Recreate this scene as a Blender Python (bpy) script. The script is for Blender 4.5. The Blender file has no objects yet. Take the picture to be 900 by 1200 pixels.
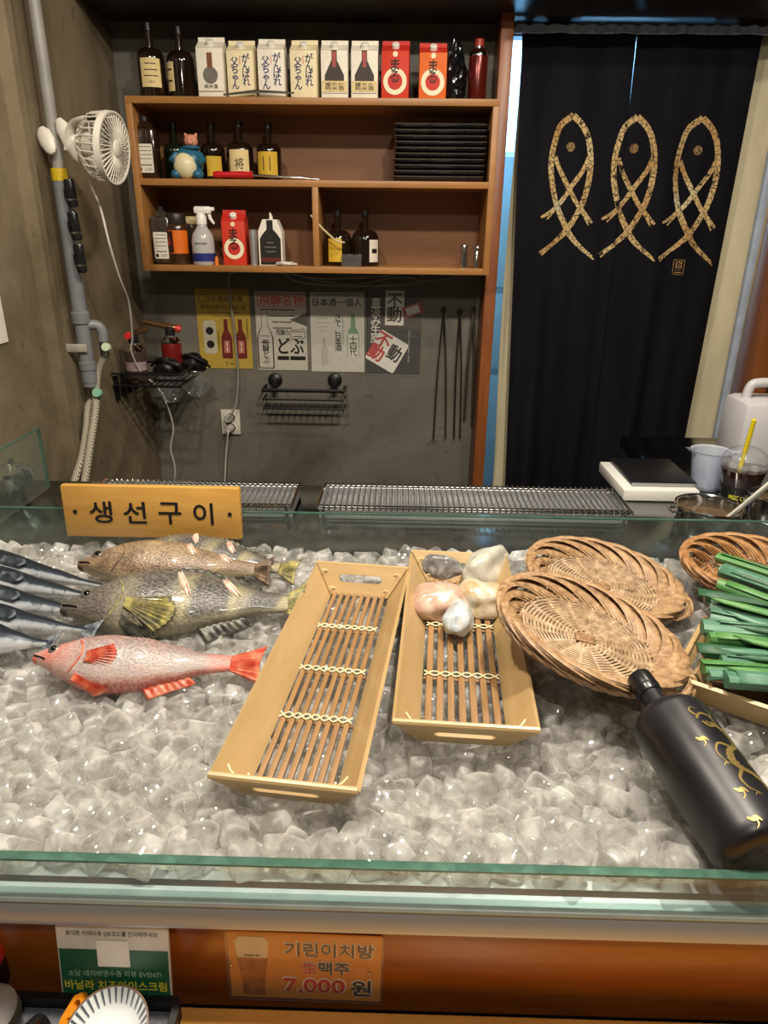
import bpy, bmesh, math, random
from math import sin, cos, tan, pi, radians, sqrt, atan2, floor, exp
from mathutils import Vector, Matrix, Euler
from mathutils import geometry as mgeo
from mathutils import noise as mnoise

scene = bpy.context.scene
COL = scene.collection
random.seed(7)

# ------------------------------------------------------------------ camera
EYE = Vector((0.0, 0.0, 1.35))
FPX = 815.0
PITCH, YAW, ROLL = radians(22.0), radians(1.0), radians(0.7)
cam_d = bpy.data.cameras.new('camera')
cam_d.sensor_fit = 'HORIZONTAL'
cam_d.sensor_width = 36.0
cam_d.lens = FPX / 900.0 * 36.0
cam_d.clip_start = 0.01
cam = bpy.data.objects.new('camera', cam_d)
COL.objects.link(cam)
CAMROT = Matrix.Rotation(YAW, 3, 'Z') @ Matrix.Rotation(pi / 2 - PITCH, 3, 'X') @ Matrix.Rotation(ROLL, 3, 'Z')
cam.location = EYE
cam.rotation_euler = CAMROT.to_euler()
scene.camera = cam

# ------------------------------------------------------------------ colour management, world, lights
scene.view_settings.view_transform = 'Standard'
scene.view_settings.look = 'None'
scene.view_settings.gamma = 1.0
scene.view_settings.use_curve_mapping = False
scene.view_settings.exposure = 0.16
scene.cycles.max_bounces = 10
scene.cycles.transparent_max_bounces = 32
scene.cycles.transmission_bounces = 8
scene.cycles.sample_clamp_indirect = 4.0
scene.cycles.use_denoising = True

world = bpy.data.worlds.new('dim_room_air')
world.use_nodes = True
world.node_tree.nodes['Background'].inputs[0].default_value = (1.0, 0.87, 0.72, 1)
world.node_tree.nodes['Background'].inputs[1].default_value = 0.06
scene.world = world

def lamp(name, kind, loc, energy, color, size=0.12, aim=None, spot=60, blend=0.6):
    d = bpy.data.lights.new(name, kind)
    d.energy = energy
    d.color = color
    if kind == 'AREA':
        d.shape = 'DISK'
        d.size = size
    else:
        d.shadow_soft_size = size
    if kind == 'SPOT':
        d.spot_size = radians(spot)
        d.spot_blend = blend
    o = bpy.data.objects.new(name, d)
    COL.objects.link(o)
    o.location = loc
    if aim is not None:
        v = Vector(aim) - Vector(loc)
        o.rotation_euler = v.to_track_quat('-Z', 'Y').to_euler()
    return o

WARM = (1.0, 0.90, 0.76)
lamp('downlight_over_trays', 'AREA', (0.30, 0.62, 2.30), 20, WARM, 0.09, (0.15, 0.72, 0.85))
lamp('downlight_over_fish', 'AREA', (-0.38, 0.66, 2.30), 17, WARM, 0.09, (-0.3, 0.75, 0.85))
lamp('downlight_over_grill', 'AREA', (0.55, 1.20, 2.30), 8, WARM, 0.10, (0.5, 1.3, 0.85))
lamp('spot_on_shelf', 'SPOT', (0.42, 1.18, 2.36), 8.5, (1.0, 0.80, 0.56), 0.05, (-0.2, 2.15, 1.60), 75, 0.8)
lamp('fill_over_bar', 'AREA', (0.25, -0.45, 2.30), 9, WARM, 0.14, (0.0, 0.3, 0.75))  # added fill on the customer side, brightens the front fascia
lamp('back_room_tube', 'AREA', (0.75, 3.0, 2.25), 34, (0.36, 0.68, 1.0), 0.5, (0.6, 3.1, 0.8))

# ------------------------------------------------------------------ pixel to place
def ray(px, py):
    return CAMROT @ Vector(((px - 450.0) / FPX, -(py - 600.0) / FPX, -1.0))

def U(px, py, X=None, Y=None, Z=None):
    d = ray(px, py)
    if Y is not None: t = (Y - EYE.y) / d.y
    elif Z is not None: t = (Z - EYE.z) / d.z
    else: t = (X - EYE.x) / d.x
    return EYE + d * t

# ------------------------------------------------------------------ materials
class NT:
    def __init__(s, name):
        s.m = bpy.data.materials.new(name)
        s.m.use_nodes = True
        s.t = s.m.node_tree
        s.b = s.t.nodes['Principled BSDF']
        s.out = s.t.nodes['Material Output']
    def n(s, typ, **kw):
        nd = s.t.nodes.new(typ)
        for k, v in kw.items():
            if k.startswith('_'):
                setattr(nd, k[1:], v)
        return nd
    def link(s, a, b):
        s.t.links.new(a, b)
    def set(s, node, **kw):
        for k, v in kw.items():
            node.inputs[k].default_value = v
    def coord(s, space='Object', scale=(1, 1, 1), rot=(0, 0, 0)):
        tc = s.n('ShaderNodeTexCoord')
        mp = s.n('ShaderNodeMapping')
        mp.inputs['Scale'].default_value = scale
        mp.inputs['Rotation'].default_value = rot
        s.link(tc.outputs[space], mp.inputs['Vector'])
        return mp.outputs['Vector']
    def noise(s, vec, scale=10, detail=3, rough=0.5, dist=0.0):
        nd = s.n('ShaderNodeTexNoise')
        nd.inputs['Scale'].default_value = scale
        nd.inputs['Detail'].default_value = detail
        nd.inputs['Roughness'].default_value = rough
        nd.inputs['Distortion'].default_value = dist
        if vec is not None: s.link(vec, nd.inputs['Vector'])
        return nd.outputs['Fac']
    def ramp(s, fac, stops, interp='LINEAR'):
        nd = s.n('ShaderNodeValToRGB')
        cr = nd.color_ramp
        cr.interpolation = interp
        rgba = lambda c: (c[0], c[1], c[2], 1) if not isinstance(c, (int, float)) else (c, c, c, 1)
        cr.elements[0].position, cr.elements[1].position = stops[0][0], stops[-1][0]
        cr.elements[0].color, cr.elements[1].color = rgba(stops[0][1]), rgba(stops[-1][1])
        for p, c in stops[1:-1]:
            cr.elements.new(p).color = rgba(c)
        s.link(fac, nd.inputs['Fac'])
        return nd.outputs['Color']
    def mix(s, fac, a, b, mode='MIX'):
        nd = s.n('ShaderNodeMixRGB', _blend_type=mode)
        for sock, v in ((nd.inputs['Fac'], fac), (nd.inputs['Color1'], a), (nd.inputs['Color2'], b)):
            if hasattr(v, 'is_linked'): s.link(v, sock)
            elif isinstance(v, (int, float)): sock.default_value = v if sock.name == 'Fac' else (v, v, v, 1)
            else: sock.default_value = (v[0], v[1], v[2], 1)
        return nd.outputs['Color']
    def math(s, op, a, b=0.0):
        nd = s.n('ShaderNodeMath', _operation=op)
        for sock, v in ((nd.inputs[0], a), (nd.inputs[1], b)):
            if hasattr(v, 'is_linked'): s.link(v, sock)
            else: sock.default_value = v
        return nd.outputs[0]
    def bump(s, fac, strength=0.2, dist=0.002):
        nd = s.n('ShaderNodeBump')
        nd.inputs['Strength'].default_value = strength
        nd.inputs['Distance'].default_value = dist
        s.link(fac, nd.inputs['Height'])
        s.link(nd.outputs['Normal'], s.b.inputs['Normal'])
    def schlick(s, k=1.0, f0=0.04, normal=None):
        lw = s.n('ShaderNodeLayerWeight'); lw.inputs[0].default_value = 0.5
        if normal is not None: s.link(normal, lw.inputs['Normal'])
        p5 = s.math('POWER', lw.outputs['Facing'], 5.0)
        return s.math('MULTIPLY', s.math('ADD', s.math('MULTIPLY', p5, 1 - f0), f0), k)
    def col(s, v):
        if hasattr(v, 'is_linked'): s.link(v, s.b.inputs['Base Color'])
        else: s.b.inputs['Base Color'].default_value = (v[0], v[1], v[2], 1)

def P(name, c, rough=0.5, metal=0.0, var=0.12, vscale=30, stretch=(1, 1, 1), bump=0.0, bscale=None, coat=0.0, trans=0.0, ior=1.45,
      alpha=1.0, sss=0.0, space='Object'):
    s = NT(name)
    b = s.b
    vec = s.coord(space, stretch)
    f = s.noise(vec, vscale, 4)
    lo = tuple(x * (1 - var) for x in c)
    hi = tuple(min(1, x * (1 + var)) for x in c)
    s.col(s.ramp(f, [(0.3, lo), (0.7, hi)]))
    b.inputs['Roughness'].default_value = rough
    b.inputs['Metallic'].default_value = metal
    b.inputs['Coat Weight'].default_value = coat
    b.inputs['Transmission Weight'].default_value = trans
    b.inputs['IOR'].default_value = ior
    b.inputs['Alpha'].default_value = alpha
    b.inputs['Subsurface Weight'].default_value = sss
    if sss:
        b.inputs['Subsurface Radius'].default_value = (0.01, 0.006, 0.004)
        b.inputs['Subsurface Scale'].default_value = 0.5
    if bump:
        s.bump(s.noise(vec, bscale or vscale * 3, 4), bump, 0.002)
    return s.m

def wood(name, dark, light, axis='X', scale=14, rough=0.45, coat=0.0, ring=0.35, space='Object'):
    s = NT(name)
    st = {'X': (0.12, 1, 1), 'Y': (1, 0.12, 1), 'Z': (1, 1, 0.12)}[axis]
    vec = s.coord(space, st)
    f1 = s.noise(vec, scale, 6, 0.6, 1.2)
    f2 = s.noise(vec, scale * 9, 3, 0.6)
    f = s.math('ADD', s.math('MULTIPLY', f1, 1 - ring), s.math('MULTIPLY', f2, ring))
    s.col(s.ramp(f, [(0.3, dark), (0.68, light)]))
    s.b.inputs['Roughness'].default_value = rough
    s.b.inputs['Coat Weight'].default_value = coat
    s.b.inputs['Coat Roughness'].default_value = 0.2
    s.bump(f, 0.12, 0.001)
    return s.m

def clear(name, tint, rough=0.02, glossy=1.0, opacity=0.08, ior=1.45):
    """thin clear sheet: see-through, tinted, mirror reflection by Fresnel"""
    s = NT(name)
    s.t.nodes.remove(s.b)
    tr = s.n('ShaderNodeBsdfTransparent'); tr.inputs[0].default_value = (*tint, 1)
    df = s.n('ShaderNodeBsdfDiffuse')
    vec = s.coord('Object')
    s.link(s.ramp(s.noise(vec, 25, 3), [(0.3, tuple(x * 0.9 for x in tint)), (0.7, tint)]), df.inputs[0])
    gl = s.n('ShaderNodeBsdfGlossy'); gl.inputs['Roughness'].default_value = rough
    m1 = s.n('ShaderNodeMixShader'); m1.inputs[0].default_value = opacity
    s.link(tr.outputs[0], m1.inputs[1]); s.link(df.outputs[0], m1.inputs[2])
    m2 = s.n('ShaderNodeMixShader')
    s.link(s.schlick(glossy), m2.inputs[0])
    s.link(m1.outputs[0], m2.inputs[1]); s.link(gl.outputs[0], m2.inputs[2])
    s.link(m2.outputs[0], s.out.inputs['Surface'])
    return s.m

# ------------------------------------------------------------------ mesh builder
def basis(origin, x=None, y=None, z=None):
    """matrix from a forward axis z (or x,y)"""
    if z is not None:
        z = Vector(z).normalized()
        if x is None:
            x = Vector((1, 0, 0)) if abs(z.x) < 0.9 else Vector((0, 1, 0))
        x = Vector(x)
        x = (x - z * x.dot(z)).normalized()
        y = z.cross(x)
    else:
        x = Vector(x).normalized()
        y = Vector(y)
        y = (y - x * y.dot(x)).normalized()
        z = x.cross(y)
    m = Matrix((x, y, z)).transposed().to_4x4()
    m.translation = Vector(origin)
    return m

def T(x=0, y=0, z=0): return Matrix.Translation((x, y, z))
def R(a, ax): return Matrix.Rotation(a, 4, ax)

def spline(pts, sub=8, closed=False):
    pts = [Vector(p) for p in pts]
    n = len(pts)
    out = []
    rng = range(n if closed else n - 1)
    for i in rng:
        if closed:
            p0, p1, p2, p3 = pts[i - 1], pts[i], pts[(i + 1) % n], pts[(i + 2) % n]
        else:
            p0, p1, p2, p3 = pts[max(i - 1, 0)], pts[i], pts[i + 1], pts[min(i + 2, n - 1)]
        for k in range(sub):
            t = k / sub
            out.append(0.5 * ((2 * p1) + (p2 - p0) * t + (2 * p0 - 5 * p1 + 4 * p2 - p3) * t * t + (3 * p1 - p0 - 3 * p2 + p3) * t ** 3))
    if not closed: out.append(pts[-1])
    return out

class MB:
    def __init__(s):
        s.v = []; s.f = []; s.uv = None
    def add(s, vs, fs, M=None):
        b = len(s.v)
        s.v += [(M @ Vector(p)) if M is not None else Vector(p) for p in vs]
        s.f += [tuple(b + i for i in f) for f in fs]
        return s
    def box(s, c, d, M=None, bev=0.0):
        x, y, z = c; a, b, e = d[0] / 2, d[1] / 2, d[2] / 2
        if bev <= 0:
            vs = [(x + i * a, y + j * b, z + k * e) for i in (-1, 1) for j in (-1, 1) for k in (-1, 1)]
            fs = [(0, 1, 3, 2), (4, 6, 7, 5), (0, 4, 5, 1), (2, 3, 7, 6), (0, 2, 6, 4), (1, 5, 7, 3)]
            return s.add(vs, fs, M)
        bm = bmesh.new()
        bmesh.ops.create_cube(bm, size=1.0)
        for v in bm.verts: v.co = Vector((v.co.x * d[0], v.co.y * d[1], v.co.z * d[2]))
        bmesh.ops.bevel(bm, geom=list(bm.edges), offset=bev, segments=2, affect='EDGES', profile=0.5)
        bm.verts.index_update()
        vs = [v.co + Vector(c) for v in bm.verts]
        fs = [tuple(v.index for v in f.verts) for f in bm.faces]
        bm.free()
        return s.add(vs, fs, M)
    def tube(s, pts, r, n=8, closed=False, caps=True, M=None, flat=1.0, up=None):
        pts = [Vector(p) for p in pts]
        m = len(pts)
        rr = r if isinstance(r, (list, tuple)) else [r] * m
        vs = []; fs = []
        prev = None
        for i, p in enumerate(pts):
            a = pts[i - 1] if (i > 0 or closed) else p
            b = pts[(i + 1) % m] if (i < m - 1 or closed) else p
            t = (b - a)
            t = t.normalized() if t.length > 1e-9 else Vector((0, 0, 1))
            if up is not None:
                x = Vector(up).cross(t)
                if x.length < 1e-6: x = Vector((1, 0, 0)).cross(t)
                x.normalize()
            elif prev is None:
                x = t.orthogonal().normalized()
            else:
                x = (prev - t * prev.dot(t))
                x = x.normalized() if x.length > 1e-6 else t.orthogonal().normalized()
            prev = x
            y = t.cross(x)
            for k in range(n):
                g = 2 * pi * k / n
                vs.append(p + (x * cos(g) + y * sin(g) * flat) * rr[i])
        for i in range(m if closed else m - 1):
            j = (i + 1) % m
            for k in range(n):
                l = (k + 1) % n
                fs.append((i * n + k, i * n + l, j * n + l, j * n + k))
        if caps and not closed:
            fs.append(tuple(range(n - 1, -1, -1)))
            fs.append(tuple((m - 1) * n + k for k in range(n)))
        return s.add(vs, fs, M)
    def lathe(s, prof, n=24, M=None, close=False):
        vs = []; fs = []
        m = len(prof)
        for (r, z) in prof:
            for k in range(n):
                g = 2 * pi * k / n
                vs.append((r * cos(g), r * sin(g), z))
        for i in range(m if close else m - 1):
            j = (i + 1) % m
            for k in range(n):
                l = (k + 1) % n
                fs.append((i * n + k, i * n + l, j * n + l, j * n + k))
        if not close:
            if prof[0][0] > 1e-6: fs.append(tuple(range(n - 1, -1, -1)))
            if prof[-1][0] > 1e-6: fs.append(tuple((m - 1) * n + k for k in range(n)))
        return s.add(vs, fs, M)
    def plate(s, outer, holes=(), t=0.005, M=None):
        """flat 2-D outline (with holes) in xy, from z=0 to z=t"""
        loops = [[Vector((p[0], p[1], 0)) for p in outer]] + [[Vector((p[0], p[1], 0)) for p in h] for h in holes]
        tris = mgeo.tessellate_polygon(loops)
        flat = [p for l in loops for p in l]
        n = len(flat)
        vs = [(p.x, p.y, 0) for p in flat] + [(p.x, p.y, t) for p in flat]
        fs = []
        for a, b, c in tris:
            nrm = (flat[b] - flat[a]).cross(flat[c] - flat[a]).z
            if nrm < 0: b, c = c, b
            fs.append((a + n, b + n, c + n)); fs.append((c, b, a))
        o = 0
        for l in loops:
            m = len(l)
            ar = sum(l[i].x * l[(i + 1) % m].y - l[(i + 1) % m].x * l[i].y for i in range(m))
            if l is not loops[0]: ar = -ar
            for i in range(m):
                j = (i + 1) % m
                q = (o + i, o + j, o + j + n, o + i + n)
                fs.append(q if ar > 0 else q[::-1])
            o += m
        return s.add(vs, fs, M)
    def ell(s, c, rad, M=None, nu=20, nv=12, fn=None):
        vs = [(0, 0, -1)]
        for j in range(1, nv):
            a = -pi / 2 + pi * j / nv
            for i in range(nu):
                g = 2 * pi * i / nu
                vs.append((cos(a) * cos(g), cos(a) * sin(g), sin(a)))
        vs.append((0, 0, 1))
        fs = []
        for i in range(nu):
            fs.append((0, 1 + (i + 1) % nu, 1 + i))
            for j in range(nv - 2):
                a = 1 + j * nu
                fs.append((a + i, a + (i + 1) % nu, a + nu + (i + 1) % nu, a + nu + i))
            a = 1 + (nv - 2) * nu
            fs.append((a + i, a + (i + 1) % nu, len(vs) - 1))
        out = []
        for p in vs:
            p = Vector(p)
            k = fn(p) if fn else 1.0
            out.append(Vector((c[0] + p.x * rad[0] * k, c[1] + p.y * rad[1] * k, c[2] + p.z * rad[2] * k)))
        return s.add(out, fs, M)
    def grid(s, fn, nu, nv, M=None, uvs=False):
        vs = []; fs = []
        for j in range(nv + 1):
            for i in range(nu + 1):
                vs.append(fn(i / nu, j / nv))
                if uvs:
                    if s.uv is None: s.uv = []
                    s.uv.append((i / nu, j / nv))
        for j in range(nv):
            for i in range(nu):
                a = j * (nu + 1) + i
                fs.append((a, a + 1, a + nu + 2, a + nu + 1))
        return s.add(vs, fs, M)
    def mesh(s, name, mat, angle=40):
        me = bpy.data.meshes.new(name)
        me.from_pydata([tuple(p) for p in s.v], [], s.f)
        if s.uv:
            lay = me.uv_layers.new(name='UVMap')
            vi = [0] * len(me.loops)
            me.loops.foreach_get('vertex_index', vi)
            flat = []
            for i in vi: flat += s.uv[i]
            lay.data.foreach_set('uv', flat)
        if mat is not None: me.materials.append(mat)
        if angle:
            me.polygons.foreach_set('use_smooth', [True] * len(me.polygons))
            try: me.set_sharp_from_angle(angle=radians(angle))
            except Exception: pass
        me.update()
        return me

def wm(o):
    m = Matrix.LocRotScale(o.location, o.rotation_euler, o.scale)
    if o.parent is not None:
        return wm(o.parent) @ o.matrix_parent_inverse @ m
    return m

def root(name, label, cat, loc=(0, 0, 0), rot=(0, 0, 0), group=None, kind=None):
    o = bpy.data.objects.new(name, None)
    o.empty_display_size = 0.02
    COL.objects.link(o)
    o.location = loc
    o.rotation_euler = rot
    if kind: o['kind'] = kind
    if label: o['label'] = label
    if cat: o['category'] = cat
    if group: o['group'] = group
    return o

def link_mesh(name, me, parent=None, world=False, loc=None, rot=None):
    o = bpy.data.objects.new(name, me)
    COL.objects.link(o)
    if parent is not None:
        o.parent = parent
        if world: o.matrix_parent_inverse = wm(parent).inverted()
    if loc is not None: o.location = loc
    if rot is not None: o.rotation_euler = rot
    return o

def part(name, mb, mat, parent, world=False, angle=40, kind=None, label=None):
    o = link_mesh(name, mb.mesh(name, mat, angle), parent, world)
    if kind: o['kind'] = kind
    if label: o['label'] = label
    return o

def thing(name, mb, mat, label, cat, group=None, angle=40, kind=None):
    """a thing that is one mesh; origin at the bottom centre"""
    xs = [p.x for p in mb.v]; ys = [p.y for p in mb.v]; zs = [p.z for p in mb.v]
    c = Vector(((min(xs) + max(xs)) / 2, (min(ys) + max(ys)) / 2, min(zs)))
    mb.v = [p - c for p in mb.v]
    o = link_mesh(name, mb.mesh(name, mat, angle), None)
    o.location = c
    if label: o['label'] = label
    if cat: o['category'] = cat
    if group: o['group'] = group
    if kind: o['kind'] = kind
    return o

def struct(name, mb, mat, label, cat='setting', angle=40):
    return thing(name, mb, mat, label, cat, None, angle, 'structure')

# text as flat print --------------------------------------------------------
_tc = {}
def text_mb(body, w=None, h=None, bold=0.0, fn=None, M=None, thick=0.0):
    """text fitted into a w x h box centred on the origin in xy"""
    key = body
    if key not in _tc:
        cu = bpy.data.curves.new('print_tmp', 'FONT')
        cu.body = body
        cu.align_x = 'CENTER'
        cu.space_line = 0.82
        cu.resolution_u = 3
        ob = bpy.data.objects.new('print_tmp', cu)
        me = bpy.data.meshes.new_from_object(ob)
        _tc[key] = ([v.co.copy() for v in me.vertices], [tuple(p.vertices) for p in me.polygons])
        bpy.data.objects.remove(ob); bpy.data.curves.remove(cu); bpy.data.meshes.remove(me)
    vs, fs = _tc[key]
    xs = [p.x for p in vs]; ys = [p.y for p in vs]
    bw = max(xs) - min(xs); bh = max(ys) - min(ys)
    sx = w / bw if w else None
    sy = h / bh if h else None
    if sx is None: sx = sy
    if sy is None: sy = sx
    cx = (max(xs) + min(xs)) / 2; cy = (max(ys) + min(ys)) / 2
    mb = MB()
    b = bold * 0.55 * min(sx, sy)
    shifts = [(0, 0)] if bold < 0.006 else [(b, 0), (-b, 0), (0, b), (0, -b)]
    base = [Vector(((p.x - cx) * sx, (p.y - cy) * sy, 0)) for p in vs]
    for k, (dx, dy) in enumerate(shifts):
        o = [p + Vector((dx, dy, 0)) for p in base]
        lift = 0.00005 * k
        if fn:
            q = []
            for p in o:
                a = fn(p); n = (fn(p + Vector((1e-4, 0, 0))) - a).cross(fn(p + Vector((0, 1e-4, 0))) - a)
                q.append(a + n.normalized() * lift)
            o = q
        else:
            for p in o: p.z += lift
        mb.add(o, fs, M)
    return mb

def rect_mb(w, h, c=(0, 0), z=0.0, M=None):
    return MB().add([(c[0] - w / 2, c[1] - h / 2, z), (c[0] + w / 2, c[1] - h / 2, z), (c[0] + w / 2, c[1] + h / 2, z), (c[0] - w / 2, c[1] + h / 2, z)], [(0, 1, 2, 3)], M)

def rrect(w, h, r, c=(0, 0), n=5):
    pts = []
    for (sx, sy, a0) in ((1, 1, 0), (-1, 1, pi / 2), (-1, -1, pi), (1, -1, 3 * pi / 2)):
        for k in range(n + 1):
            a = a0 + pi / 2 * k / n
            pts.append((c[0] + sx * (w / 2 - r) + r * cos(a), c[1] + sy * (h / 2 - r) + r * sin(a)))
    return pts

def circ(r, c=(0, 0), n=24, ry=None):
    ry = ry or r
    return [(c[0] + r * cos(2 * pi * k / n), c[1] + ry * sin(2 * pi * k / n)) for k in range(n)]

def lerp(a, b, t): return a + (b - a) * t
def interp(tab, t):
    for (a, va), (b, vb) in zip(tab, tab[1:]):
        if t <= b:
            k = (t - a) / (b - a) if b > a else 0
            k = max(0, min(1, k))
            k = k * k * (3 - 2 * k) * 0.5 + k * 0.5
            return va + (vb - va) * k
    return tab[-1][1]

def stroke(mb, pts, w, fn=None, sub=8, taper=None, M=None, z=0.0):
    """flat brush stroke: 2-D centre line widened into a ribbon"""
    p = spline([(a[0], a[1], 0) for a in pts], sub)
    n = len(p)
    vs = []
    for i in range(n):
        t = (p[min(i + 1, n - 1)] - p[max(i - 1, 0)]).normalized()
        nr = Vector((-t.y, t.x, 0))
        k = taper(i / (n - 1)) if taper else 1.0
        for sgn in (-1, 1):
            q = p[i] + nr * (sgn * w * k / 2)
            q.z = z
            vs.append(fn(q) if fn else q)
    fs = [(2 * i, 2 * i + 1, 2 * i + 3, 2 * i + 2)[::-1] for i in range(n - 1)]
    mb.add(vs, fs, M)
    return mb

# ------------------------------------------------------------------ shared materials
def H(s):
    s = s.lstrip('#')
    c = [int(s[i:i + 2], 16) / 255 for i in (0, 2, 4)]
    return tuple(x / 12.92 if x <= 0.04045 else ((x + 0.055) / 1.055) ** 2.4 for x in c)

def concrete(name, base, dark, light):
    s = NT(name)
    vec = s.coord('Object')
    f1 = s.noise(vec, 2.2, 6, 0.6, 0.8)
    f2 = s.noise(vec, 26, 4, 0.6)
    f3 = s.noise(s.coord('Object', (1, 1, 0.2)), 9, 4, 0.7)
    c = s.ramp(f1, [(0.3, dark), (0.55, base), (0.75, light)])
    c = s.mix(s.ramp(f3, [(0.55, 0.0), (0.75, 0.5)]), c, dark)
    c = s.mix(s.ramp(f2, [(0.62, 0.0), (0.72, 0.7)]), c, tuple(x * 0.45 for x in base))
    s.col(c)
    s.b.inputs['Roughness'].default_value = 0.62
    s.bump(f2, 0.25, 0.004)
    return s.m

M_WALLB = concrete('dark_plaster', H('6a665c'), H('4c4942'), H('7b766a'))
M_WALLL = concrete('stained_plaster', H('7c7059'), H('51472f'), H('8f8369'))
M_DARK = P('near_black_paint', H('2a2622'), 0.5, var=0.2)
M_CEIL = P('dark_brown_ceiling_paint', H('2a231d'), 0.35, var=0.25, vscale=8)
M_FLOOR = P('dark_floor_tile', H('45413b'), 0.5, var=0.2)
M_POST = wood('reddish_door_wood', H('6d3a1c'), H('9a5a2e'), 'Z', 12, 0.4)
M_SHELF = wood('honey_shelf_wood', H('8e6032'), H('ae7a42'), 'X', 9, 0.45)
M_SHELFB = wood('shelf_back_veneer', H('6a4426'), H('80542e'), 'X', 7, 0.5)
M_FASCIA = wood('orange_varnished_board', H('7c4014'), H('ad6522'), 'X', 10, 0.25, 0.4)
M_TABLE = wood('light_varnished_table', H('b87a34'), H('dba455'), 'X', 8, 0.3, 0.3)
M_STEEL = P('brushed_steel', H('b9babb'), 0.36, 0.75, 0.08, 60, (0.05, 1, 1), 0.05)
M_STEELD = P('worn_dark_steel', H('8a8a8a'), 0.16, 1.0, 0.25, 14, (0.3, 1, 1), 0.04, 60)
M_CHROME = P('polished_steel', H('d8d8d6'), 0.12, 1.0, 0.06, 40)
M_BLACKM = P('black_coated_metal', H('17171a'), 0.35, 0.3, 0.2, 40)
M_BLACKP = P('black_plastic', H('141416'), 0.4, 0.0, 0.2, 40)
M_WHITEP = P('white_plastic', H('e6e3da'), 0.35, 0.0, 0.05, 40)
M_CREAM = P('cream_lining_cloth', H('cfc6a4'), 0.85, 0.0, 0.12, 18, (1, 1, 0.3), 0.15, 200)
M_GLASS = clear('greenish_glass', (0.90, 0.97, 0.94), 0.01, 1.0, 0.03)
M_GLASSEDGE = P('green_glass_edge', H('47695c'), 0.15, 0.0, 0.2, 50, trans=0.3)
M_CLEARP = clear('clear_plastic', (0.95, 0.96, 0.97), 0.08, 1.0, 0.16)
M_WHITE_PRINT = P('white_print', H('efece2'), 0.6, 0, 0.04)
M_BLACK_PRINT = P('black_print', H('15120f'), 0.6, 0, 0.1)
M_RED_PRINT = P('red_print', H('c22a1c'), 0.6, 0, 0.06)
M_CREAM_PRINT = P('cream_print', H('eadfbe'), 0.6, 0, 0.05)
M_BLUE_PRINT = P('navy_print', H('1d2a5c'), 0.6, 0, 0.05)
M_GOLD_PRINT = P('gold_print', H('94804a'), 0.38, 0.55, 0.25, 120)

# ------------------------------------------------------------------ the room
XL, YB, ZS = -0.825, 2.30, 1.885           # left wall, back wall, soffit
struct('floor', MB().box((0.2, 1.6, -0.02), (4.2, 5.6, 0.04)), M_FLOOR, 'dark kitchen floor behind the counter', 'floor')
struct('wall_back', MB().box(((XL + 0.256) / 2, YB + 0.06, 1.2), (0.256 - XL, 0.12, 2.4)), M_WALLB, 'dark grey plaster wall under the bottle shelf', 'wall')
w = MB()
w.box((XL - 0.06, 2.0, 1.2), (0.12, 0.64, 2.4))
struct('wall_left', w, M_WALLL, 'stained olive plaster wall behind the gas pipe', 'wall')
# stepped older wall section, nearer the customer, set a little forward
w = MB()
w.box((XL - 0.075, 1.375, 1.2), (0.12, 0.59, 2.4))
w.box((XL - 0.06, 1.685, 1.2), (0.15, 0.03, 2.4))
struct('wall_side', w, M_WALLL, 'grey plaster wall pier beside the gas pipe', 'wall')
struct('ceiling', MB().box((0.2, 0.0, 2.45), (4.2, 5.0, 0.06)), M_CEIL, 'dark brown ceiling above the counter', 'ceiling')
w = MB().box((0.35, 2.235, ZS + 0.15), (2.36, 0.37, 0.30))
struct('ceiling_soffit', w, M_CEIL, 'low dark soffit over the shelf and doorway', 'ceiling')
struct('trim_1', MB().box((0.272, YB - 0.05, 0.95), (0.034, 0.14, 1.87), bev=0.003), M_POST, 'reddish wooden post between shelf and curtain', 'post')
XJ = U(856, 480, Y=YB).x + 0.035
struct('trim_2', MB().box((XJ, YB - 0.02, 0.95), (0.055, 0.12, 1.87), bev=0.003), M_POST, 'reddish wooden door jamb behind the white jerrycan', 'door jamb')
struct('trim_3', MB().box(((0.289 + XJ - 0.03) / 2, YB + 0.04, ZS - 0.012), (XJ - 0.03 - 0.289, 0.05, 0.024)), M_POST, 'thin brown lintel above the curtain', 'lintel')
struct('wall_right', MB().box((XJ + 0.5, YB + 0.06, 1.2), (0.945, 0.12, 2.4)), P('brown_wall_paint', H('4a3a2c'), 0.6), 'dark brown wall beyond the door jamb', 'wall')
struct('wall_corridor', MB().box((1.75, 0.6, 1.2), (0.1, 3.4, 2.4)), P('right_wall_paint', H('463a2e'), 0.6), 'dark side wall out past the jerrycan', 'wall')
# back room
M_ROOM = P('pale_blue_white_panel', H('cfe3ee'), 0.4, 0, 0.04)
s_ = struct('wall_back_room', MB().box((0.75, 3.45, 1.2), (2.2, 0.08, 2.4)), M_ROOM, 'pale wall of the lit back room', 'wall')
struct('wall_back_room_side', MB().box((0.20, 2.92, 1.2), (0.06, 1.0, 2.4)), M_ROOM, 'pale side wall of the lit back room', 'wall')
struct('wall_back_room_end', MB().box((1.85, 2.92, 1.2), (0.06, 1.0, 2.4)), M_ROOM, 'far side wall of the back room', 'wall')
struct('ceiling_back_room', MB().box((1.0, 2.9, 2.45), (1.8, 1.1, 0.06)), M_ROOM, 'ceiling of the lit back room', 'ceiling')
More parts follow.
